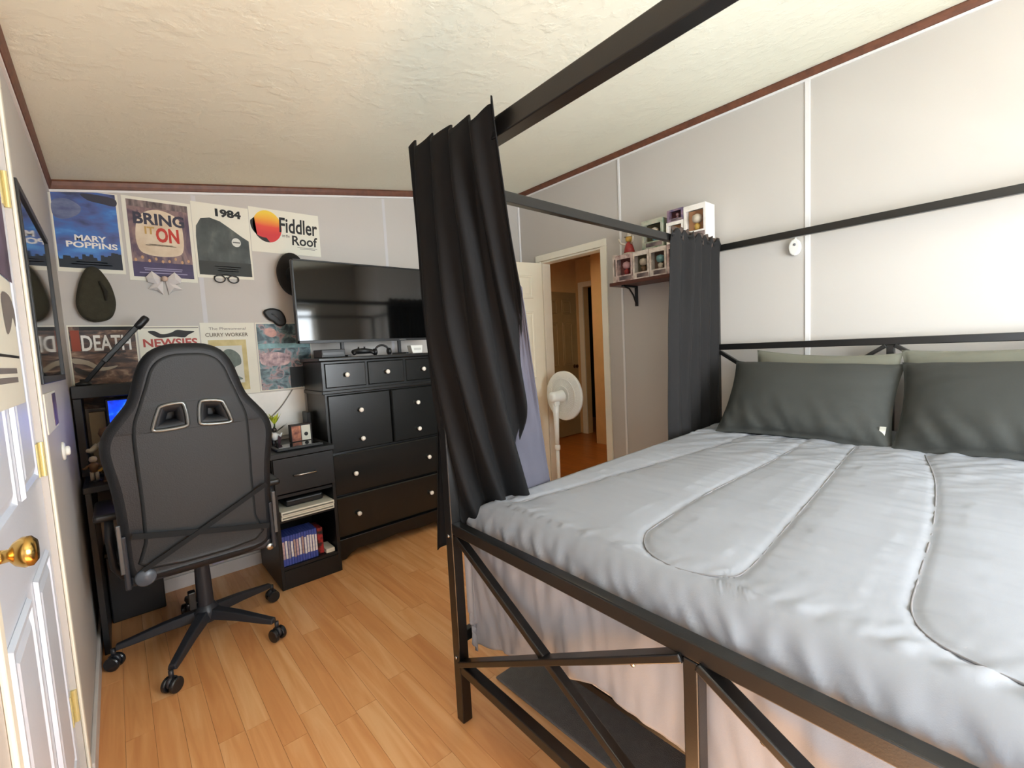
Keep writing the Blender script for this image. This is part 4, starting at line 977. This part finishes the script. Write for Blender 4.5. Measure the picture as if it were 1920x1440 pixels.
# things on the floor at the wall under the desk
o = small_box('black_storage_box', 'black box on the floor under the left side of the desk', 'box', -.115, .10, 2.98, 3.145, .001, .34, M_DESK, .006)
build('lid', MB().box(-.118, .103, 2.977, 3.148, .3405, .362), M_DESK, o, bevel=.004)
o = small_box('wall_outlet', 'pale lavender wall outlet with plug under the desk', 'outlet', .335, .395, FY-.022, FY-.0005, .085, .165, mat('lavender_plastic', (190, 186, 206), .5), .004)
build('plug', MB().box(.35, .38, FY-.05, FY-.022, .105, .14), M_PLASTIC, o, bevel=.004)

# ================================================================== GAMING CHAIR
CH = thing('gaming_chair', 'black gaming chair seen from behind at the desk', 'chair', (.222, 2.47, 0), RAD(0))
def cb(name, mb, m, parent=None, **k): return build(name, mb, m, parent or CH, local=True, **k)
angs = [RAD(a) for a in (-118.5, -46.5, 25.5, 97.5, 169.5)]
for a in angs:
    dx, dy = math.cos(a), math.sin(a); sx, sy = -dy, dx
    secs = [(.03, .135, .030, .045), (.16, .120, .024, .036), (.285, .098, .020, .026), (.325, .092, .018, .022)]
    vs = []
    for rr_, zc, hw, hh in secs:
        for s, q in ((-1, -1), (1, -1), (.7, 1), (-.7, 1)): vs.append((dx*rr_+sx*hw*s, dy*rr_+sy*hw*s, zc+q*hh/2))
    fs = [(i*4+j, i*4+(j+1) % 4, (i+1)*4+(j+1) % 4, (i+1)*4+j) for i in range(3) for j in range(4)]+[(3, 2, 1, 0), (12, 13, 14, 15)]
    cb('base_leg', MB().add(vs, fs), M_CHAIRP, bevel=.005)
    c = Vector((dx*.335, dy*.335, 0)); ca = a+RAD(70); ax = Vector((math.cos(ca), math.sin(ca), 0))
    k = MB().lathe([(.009, 0), (.009, .03)], 10, c+Vector((0, 0, .058)))
    k.lathe([(.016, -.008), (.024, -.006), (.024, .006), (.016, .008)], 14, c+Vector((0, 0, .04)), ax)
    fork = cb('caster', k, M_CHAIRP, smooth=True)
    for s in (-1, 1):
        wv = MB().lathe([(.012, -.009), (.026, -.009), (.0295, -.005), (.0295, .005), (.026, .009), (.010, .010)], 20, c+ax*.018*s+Vector((0, 0, .030)), ax*s)
        ob = build('wheel', wv, mat('caster_wheel', (30, 31, 34), .25), None, angle=True); ob.parent = fork; ob.location = Vector(ob.location)-Vector(fork.location)
cb('hub', MB().lathe([(.045, 0), (.05, .01), (.05, .05), (.036, .072), (.034, .075)], 24, (0, 0, .10)), M_CHAIRP, angle=True)
cb('gas_column', MB().lathe([(.033, 0), (.031, .12), (.028, .20), (.018, .201), (.018, .27)], 20, (0, 0, .17)), M_CHAIRP, angle=True)
cb('height_lever', MB().tube([(-.02, .02, .38), (-.20, .03, .365), (-.25, .03, .355)], [.007, .007, .011], 8), M_CHAIRP, smooth=True)
cb('cable_clip', MB().box(-.062, -.034, -.02, .02, .17, .25).box(-.07, -.03, -.015, .015, .19, .20), M_PLASTIC, bevel=.004)
cb('mechanism', MB().box(-.11, .11, -.13, .15, .405, .445), M_CHAIRP, bevel=.01)
# seat cushion: rounded box
def cushion(x0, x1, y0, y1, z0, z1, r_):
    return MB().box(x0, x1, y0, y1, z0, z1)
cb('seat', cushion(-.235, .235, -.20, .29, .446, .545, .03), M_CHAIRD, bevel=.04, seg=4, angle=False)
cb('seat_bar', MB().box(-.245, .245, -.235, -.195, .432, .476), M_CHAIRP, bevel=.012, seg=3)
# backrest
half = [(0, 1.325), (.055, 1.322), (.098, 1.302), (.125, 1.262), (.142, 1.21), (.158, 1.155), (.175, 1.115), (.208, 1.07), (.243, 1.02), (.256, .975), (.253, .92), (.240, .83), (.232, .72), (.230, .60), (.226, .50), (.20, .468), (.10, .462)]
outl = half+[(-x_, z_) for x_, z_ in reversed(half[1:])]
outl = outl[:len(half)]+[(0, .462)]+outl[len(half):]
hole = smooth_poly([(-.118, 1.028), (-.034, 1.032), (-.022, 1.05), (-.028, 1.112), (-.044, 1.122), (-.094, 1.116), (-.106, 1.10), (-.124, 1.045)], 3)
hole2 = [(-x_, z_) for x_, z_ in reversed(hole)]
TILT = RAD(3)
def back_place(v, y):
    """local outline (x, z) + depth -> chair frame with a slight recline"""
    out = []
    for p in v:
        zz = p.y-.46; bow = .10*max(0, abs(p.x)-.11)**1.3
        dy = y-p.z+bow*1.4
        out.append((p.x, dy*math.cos(TILT)-zz*math.sin(TILT)-.0, .46+zz*math.cos(TILT)))
    return out
def densify(poly, n=3):
    o = []
    for a, b in zip(poly, poly[1:]+poly[:1]):
        for i in range(n): o.append((a[0]+(b[0]-a[0])*i/n, a[1]+(b[1]-a[1])*i/n))
    return o
v, f = curve_shape([smooth_poly(outl, 3), hole, hole2], .085, .032, 4)
mb = MB(); mb.v = back_place(v, -.205); mb.f = f
bk = cb('backrest', mb, M_CHAIRD, angle=True)
# centre panel, raised, in the lighter leather
inner = [(0, 1.305), (.05, 1.302), (.088, 1.284), (.112, 1.25), (.128, 1.20), (.145, 1.15), (.158, 1.11), (.172, 1.07), (.180, 1.02), (.180, .90), (.178, .75), (.180, .60), (.178, .50)]
inn = inner+[(-x_, z_) for x_, z_ in reversed(inner[1:])]
def grow(h, k):
    c = Vector((sum(p[0] for p in h)/len(h), sum(p[1] for p in h)/len(h)))
    return [tuple(c+(Vector(p)-c)*k) for p in h]
v, f = curve_shape([smooth_poly(inn, 3), grow(hole, 1.12), grow(hole2, 1.12)], .03, .012, 3)
mb = MB(); mb.v = back_place(v, -.240); mb.f = f
cp_ = build('centre_panel', mb, M_CHAIR, bk, angle=True)
xs = [v_[0] for v_ in mb.v]; ys = [v_[1] for v_ in mb.v]; zs = [v_[2] for v_ in mb.v]
cp_.location = Vector(((min(xs)+max(xs))/2, (min(ys)+max(ys))/2, min(zs)))-Vector(bk.location)
for h_ in (hole, hole2):
    pts = [Vector((p[0], p[1], 0)) for p in grow(h_, 1.06)]
    ring = back_place([Vector((p.x, p.y, .0)) for p in pts], -.256)
    cb('belt_rim', MB().tube(ring, .0075, 8, True), mat('satin_rim', (120, 122, 120), .25, .7), smooth=True)
    build_poly = back_place([Vector((p[0], p[1], 0)) for p in grow(h_, 1.1)], -.165)
    cb('belt_slot_lining', MB().add(build_poly, [tuple(range(len(build_poly)))]), M_GLF)
# straps across the lower back
def strap(a, b, wd):
    pts = [Vector(a).lerp(Vector(b), i/10) for i in range(11)]
    m = MB()
    for i, p in enumerate(pts): p.y -= .006*math.sin(PI*i/10)
    d = (pts[-1]-pts[0]).normalized(); n = Vector((-d.z, 0, d.x))*wd/2
    vs = []
    for p in pts: vs += [p+n, p-n]
    return m.add(vs, [(2*i, 2*i+1, 2*i+3, 2*i+2) for i in range(10)])
cb('strap', strap((-.205, -.272, .50), (.235, -.285, .735), .018), mat('black_strap_webbing', (20, 21, 22), .9), solid=.003)
cb('strap', strap((-.225, -.276, .640), (.235, -.270, .545), .022), MATS['black_strap_webbing'], solid=.003)
cb('recline_bracket', MB().box(-.262, -.243, -.25, .05, .43, .64), M_CHAIRP, bevel=.006)
cb('recline_bracket', MB().box(.243, .262, -.25, .05, .43, .64), M_CHAIRP, bevel=.006)
cb('recline_knob', MB().lathe([(.034, 0), (.034, .010), (.028, .018), (.001, .019)], 24, (-.20, -.236, .462), (0, -1, 0)), mat('knob_grey', (80, 86, 94), .35), smooth=True)
cb('recline_knob', MB().lathe([(.016, 0), (.016, .008), (.010, .012), (.001, .013)], 18, (.235, -.236, .44), (0, -1, 0)), M_CHROME, smooth=True)
for s in (-1, 1):
    arm = cb('armrest', MB().box(s*.29-.045, s*.29+.045, -.10, .17, .672, .702), M_PLASTIC, bevel=.012, seg=3)
    loop = [(s*.29, -.075, .672), (s*.295, -.085, .60), (s*.29, -.08, .48), (s*.265, -.06, .425), (s*.24, .03, .42), (s*.265, .11, .425), (s*.29, .135, .48), (s*.295, .14, .60), (s*.29, .13, .672)]
    lo = MB().tube([Vector(p) for p in loop], .014, 10)
    ob = build('arm_loop', lo, M_CHAIRP, None, smooth=True); ob.parent = arm; ob.location = Vector(ob.location)-Vector(arm.location)
    cb('arm_bracket', MB().bar((s*.262, -.255, .50), (s*.262, -.265, .69), .010, .014, (1, 0, 0)), mat('satin_bracket', (96, 98, 100), .35, .5), bevel=.003)

# ================================================================== FAN
fx, fy, fz = 2.70, 2.56, .852
fan = thing('pedestal_fan', 'white pedestal fan standing by the open doorway', 'fan', (fx, fy, 0), RAD(-4))
def fb(name, mb, m, parent=None, **k):
    return build(name, mb, m, parent or fan, local=True, **k)
fb('base', MB().lathe([(.17, .001), (.172, .012), (.165, .022), (.10, .035), (.04, .05), (.03, .07)], 32), M_WHITEP, smooth=True)
fb('pole', MB().tube([(0, 0, .05), (0, 0, .42)], .0145, 14), M_WHITEP, smooth=True)
fb('collar', MB().lathe([(.02, 0), (.023, .01), (.023, .035), (.017, .045)], 18, (0, 0, .41)), M_WHITEP, smooth=True)
fb('upper_pole', MB().tube([(0, 0, .44), (0, 0, .56), (0, 0, .70), (.0, 0, fz-.06)], [.0165, .0185, .024, .028], 16), M_WHITEP, smooth=True)
fb('neck', MB().box(-.026, .026, -.026, .026, fz-.075, fz-.03), M_WHITEP, bevel=.01, seg=3)
fb('motor_housing', MB().lathe([(.018, -.055), (.036, -.05), (.044, -.03), (.046, .03), (.05, .065), (.055, .075)], 24, (0, 0, fz), (1, 0, 0)), M_WHITEP, smooth=True)
GR = .198
def fguard(x0, depth):
    m = MB()
    for rr_ in (GR, GR*.72, GR*.42): m.tube([(x0+depth*(1-(rr_/GR)**2), rr_*math.cos(2*PI*i/36), fz+rr_*math.sin(2*PI*i/36)) for i in range(36)], .0032 if rr_ < GR else .006, 6, True)
    for i in range(48):
        a = 2*PI*i/48
        m.tube([(x0+depth*(1-t*t), GR*t*math.cos(a), fz+GR*t*math.sin(a)) for t in (.2, .45, .7, .9, 1)], .0016, 4)
    return m
fb('rear_guard', fguard(.095, -.03), M_WHITEP, smooth=True)
fb('front_guard', fguard(.105, .05), M_WHITEP, smooth=True)
fb('guard_ring', MB().lathe([(GR+.002, .088), (GR+.007, .09), (GR+.007, .112), (GR+.002, .114)], 48, (0, 0, fz), (1, 0, 0)), M_WHITEP, smooth=True)
M_BLADE = mat('translucent_grey_blade', (206, 206, 200), .35)
for k in range(3):
    a = 2*PI*k/3+.4; vs = []
    for i in range(9):
        t = i/8; rad = .03+t*.145
        for s in (-1, 1):
            an = a+s*(.55-.12*t); vs.append((.105+s*.016, rad*math.cos(an), fz+rad*math.sin(an)))
    fb('blade', MB().add(vs, [(2*i, 2*i+1, 2*i+3, 2*i+2) for i in range(8)]), M_BLADE, solid=.002, smooth=True)
fb('spinner', MB().lathe([(.03, 0), (.032, .02), (.02, .035), (.001, .038)], 20, (.095, 0, fz), (1, 0, 0)), M_WHITEP, smooth=True)

# ================================================================== WALL SHELF + BOXED FIGURES
SX0, SX1, SZ = 2.76, WX-.0008, 1.700
sh = thing('wall_shelf', 'reddish brown wall shelf holding boxed collectible figures', 'shelf', (2.86, 1.65, 1.55))
build('board', MB().box(SX0, SX1, 1.325, 2.03, SZ-.024, SZ), mat('mahogany', (88, 46, 34), .45, var=.25, vscale=20), sh, bevel=.003)
for yy in (1.93, 1.42):
    b = MB().box(SX0+.02, SX1, yy-.011, yy+.011, SZ-.034, SZ-.0245); b.box(SX1-.01, SX1, yy-.011, yy+.011, SZ-.17, SZ-.034)
    b.tube([(SX0+.05, yy, SZ-.034), (SX0+.10, yy, SZ-.045), (SX1-.045, yy, SZ-.09), (SX1-.012, yy, SZ-.15)], .006, 8)
    build('bracket', b, M_PLASTIC, sh)
def vinyl_box(label, y0, y1, z0, h, face, win, fig, x0=2.775, dep=.12, rz=0.):
    """printed carton with a recessed window showing a figure; window faces the room (-x)"""
    t = thing('figure_box', label, 'toy box', (x0+dep/2, (y0+y1)/2, z0), 0, 'boxed collectible figures on the wall shelf')
    x1 = x0+dep; wd = y1-y0; m = MB(); bz = .014
    # carton shell with an opening in the front
    xa = x0+.0012
    m.box(x1-.002, x1, y0+.002, y1-.002, z0+.002, z0+h-.002); m.box(xa, x1, y0, y0+.0018, z0+.002, z0+h-.002); m.box(xa, x1, y1-.0018, y1, z0+.002, z0+h-.002)
    m.box(xa, x1, y0, y1, z0, z0+.0019); m.box(xa, x1, y0, y1, z0+h-.0019, z0+h)
    wz0, wz1 = z0+h*.24, z0+h*.84
    m.box(x0-.001, x0+.001, y0, y0+bz, wz0+.0001, wz1-.0001); m.box(x0-.001, x0+.001, y1-bz, y1, wz0+.0001, wz1-.0001)
    m.box(x0-.001, x0+.001, y0, y1, z0, wz0); m.box(x0-.001, x0+.001, y0, y1, wz1, z0+h)
    build('carton', m, face, t)
    build('backing', MB().box(x0+.06, x0+.063, y0+.004, y1-.004, wz0-.01, wz1+.01), win, t)
    cy = (y0+y1)/2; s = (wz1-wz0)/.11
    if fig is None: return t
    build('figure_body', MB().lathe([(.012*s, 0), (.016*s, .015*s), (.018*s, .03*s), (.006*s, .042*s)], 12, (x0+.035, cy, wz0+.002)), fig[0], t, smooth=True)
    build('figure_head', MB().lathe([(.001, 0), (.022*s, .008*s), (.028*s, .025*s), (.024*s, .044*s), (.001, .054*s)], 14, (x0+.035, cy, wz0+.042*s)), fig[1], t, smooth=True)
    build('title_strip', MB().box(x0-.0024, x0-.0012, y0+.006, y1-.030, z0+h*.05, z0+h*.19), MATS['band_print'], t)
    build('emblem', MB().lathe([(.009, 0), (.001, .001)], 10, (x0-.0014, y0+.018, z0+h*.12), (-1, 0, 0)), M_INK, t)
    return t
F_PINK = ramp_mat('carton_pink', [(.35, (150, 116, 110)), (.55, (214, 190, 182)), (.75, (120, 84, 84))], (1, 1, 1), 22)
F_CREAM = ramp_mat('carton_cream', [(.35, (190, 172, 158)), (.6, (232, 220, 208)), (.8, (150, 120, 110))], (1, 1, 1), 20)
F_WHITE = ramp_mat('carton_white', [(.35, (226, 218, 206)), (.62, (238, 232, 224)), (.8, (190, 150, 140))], (1, 1, 1), 20)
F_PURP = ramp_mat('carton_purple', [(.35, (90, 80, 110)), (.6, (150, 120, 130)), (.8, (60, 52, 70))], (1, 1, 1), 20)
F_GREEN = ramp_mat('carton_green', [(.35, (120, 136, 112)), (.6, (180, 176, 156)), (.8, (150, 110, 100))], (1, 1, 1), 20)
W_RED, W_OLV, W_BRN, W_TAN = mat('red_brown_card', (110, 62, 56), .6), mat('olive_card', (86, 76, 52), .6), mat('brown_card', (104, 78, 62), .6), mat('peach_card', (190, 140, 100), .6)
S0 = SZ+.0006; H1 = .186
vinyl_box('pink figure box, first from the doorway on the shelf bottom row', 1.842, 1.982, S0, H1, F_PINK, W_RED, (C_RED, C_PINK))
vinyl_box('cream figure box with olive window, second on the shelf bottom row', 1.712, 1.838, S0, H1, F_CREAM, W_OLV, (C_BRN, C_BONE))
vinyl_box('cream figure box with brown window, third on the shelf bottom row', 1.584, 1.708, S0, H1, F_CREAM, W_BRN, (C_BONE, C_TEAL))
vinyl_box('cream figure box half hidden by the charcoal curtain', 1.456, 1.580, S0, H1, F_PINK, W_BRN, (C_BRN, C_BONE))
vinyl_box('pink figure box at the shelf end behind the charcoal curtain', 1.328, 1.452, S0, H1, F_CREAM, W_RED, (C_RED, C_BONE))
S1 = S0+H1+.0006
vinyl_box('white figure box with gold window above the curtain rail', 1.462, 1.578, S1-.0, .135, F_WHITE, W_TAN, (C_GOLD, C_GOLD))
vinyl_box('white figure box topmost at the right end of the shelf', 1.318, 1.458, S1, .205, F_WHITE, W_TAN, (C_GOLD, C_BONE))
vinyl_box('purple figure box lying above the gold-window box', 1.462, 1.572, S1+.1356, .075, F_PURP, W_RED, (C_PINK, C_PINK))
vinyl_box('green figure box behind the canopy rail on the shelf top row', 1.606, 1.760, S1, .185, F_GREEN, W_OLV, (C_TEAL, C_BONE))
vinyl_box('tall pale figure box leaning near the doorway end of the shelf', 1.987, 2.024, S0, .20, F_CREAM, W_BRN, None, 2.80, .10)
t = thing('wizard_figure', 'gold and red loose figurine standing on the first shelf box', 'figurine', (2.83, 1.90, S1))
for nm, pr, zz, mm in (('base', [(.045, 0), (.045, .008), (.04, .012)], 0, C_BONE), ('robe', [(.04, 0), (.034, .03), (.022, .065), (.01, .08)], .012, C_RED), ('head', [(.001, 0), (.022, .01), (.026, .028), (.018, .045), (.001, .05)], .085, C_GOLD), ('hat', [(.034, 0), (.022, .008), (.010, .03), (.001, .045)], .125, C_BONE)):
    build(nm, MB().lathe(pr, 16, (2.83, 1.90, S1+zz)), mm, t, smooth=True)
for s in (-1, 1): build('arm', MB().tube([(2.82, 1.90+s*.022, S1+.075), (2.80, 1.90+s*.05, S1+.085), (2.79, 1.90+s*.06, S1+.115)], [.008, .007, .006], 8), C_BONE, t, smooth=True)

# small white fixture on the bed wall
t = thing('wall_sensor', 'small white oval device hanging on the bed wall by the batten', 'sensor', (WX, .888, 1.70))
def oval(rx, rz, d0, d1):
    return MB().prism(ellipse(.888, 1.752, rx, rz, 24), WX-d1, WX-d0, 0)
build('body', oval(.030, .046, .0008, .032), M_WHITEP, t, bevel=.008, seg=3)
build('lens', MB().lathe([(.007, 0), (.007, .002), (.001, .003)], 14, (WX-.032, .885, 1.765), (-1, 0, 0)), mat('grey_lens', (120, 118, 120), .2), t, smooth=True)
build('hook', MB().tube([(WX-.008, .888, 1.796), (WX-.010, .888, 1.815), (WX-.002, .888, 1.822)], .005, 8), M_WHITEP, t, smooth=True)
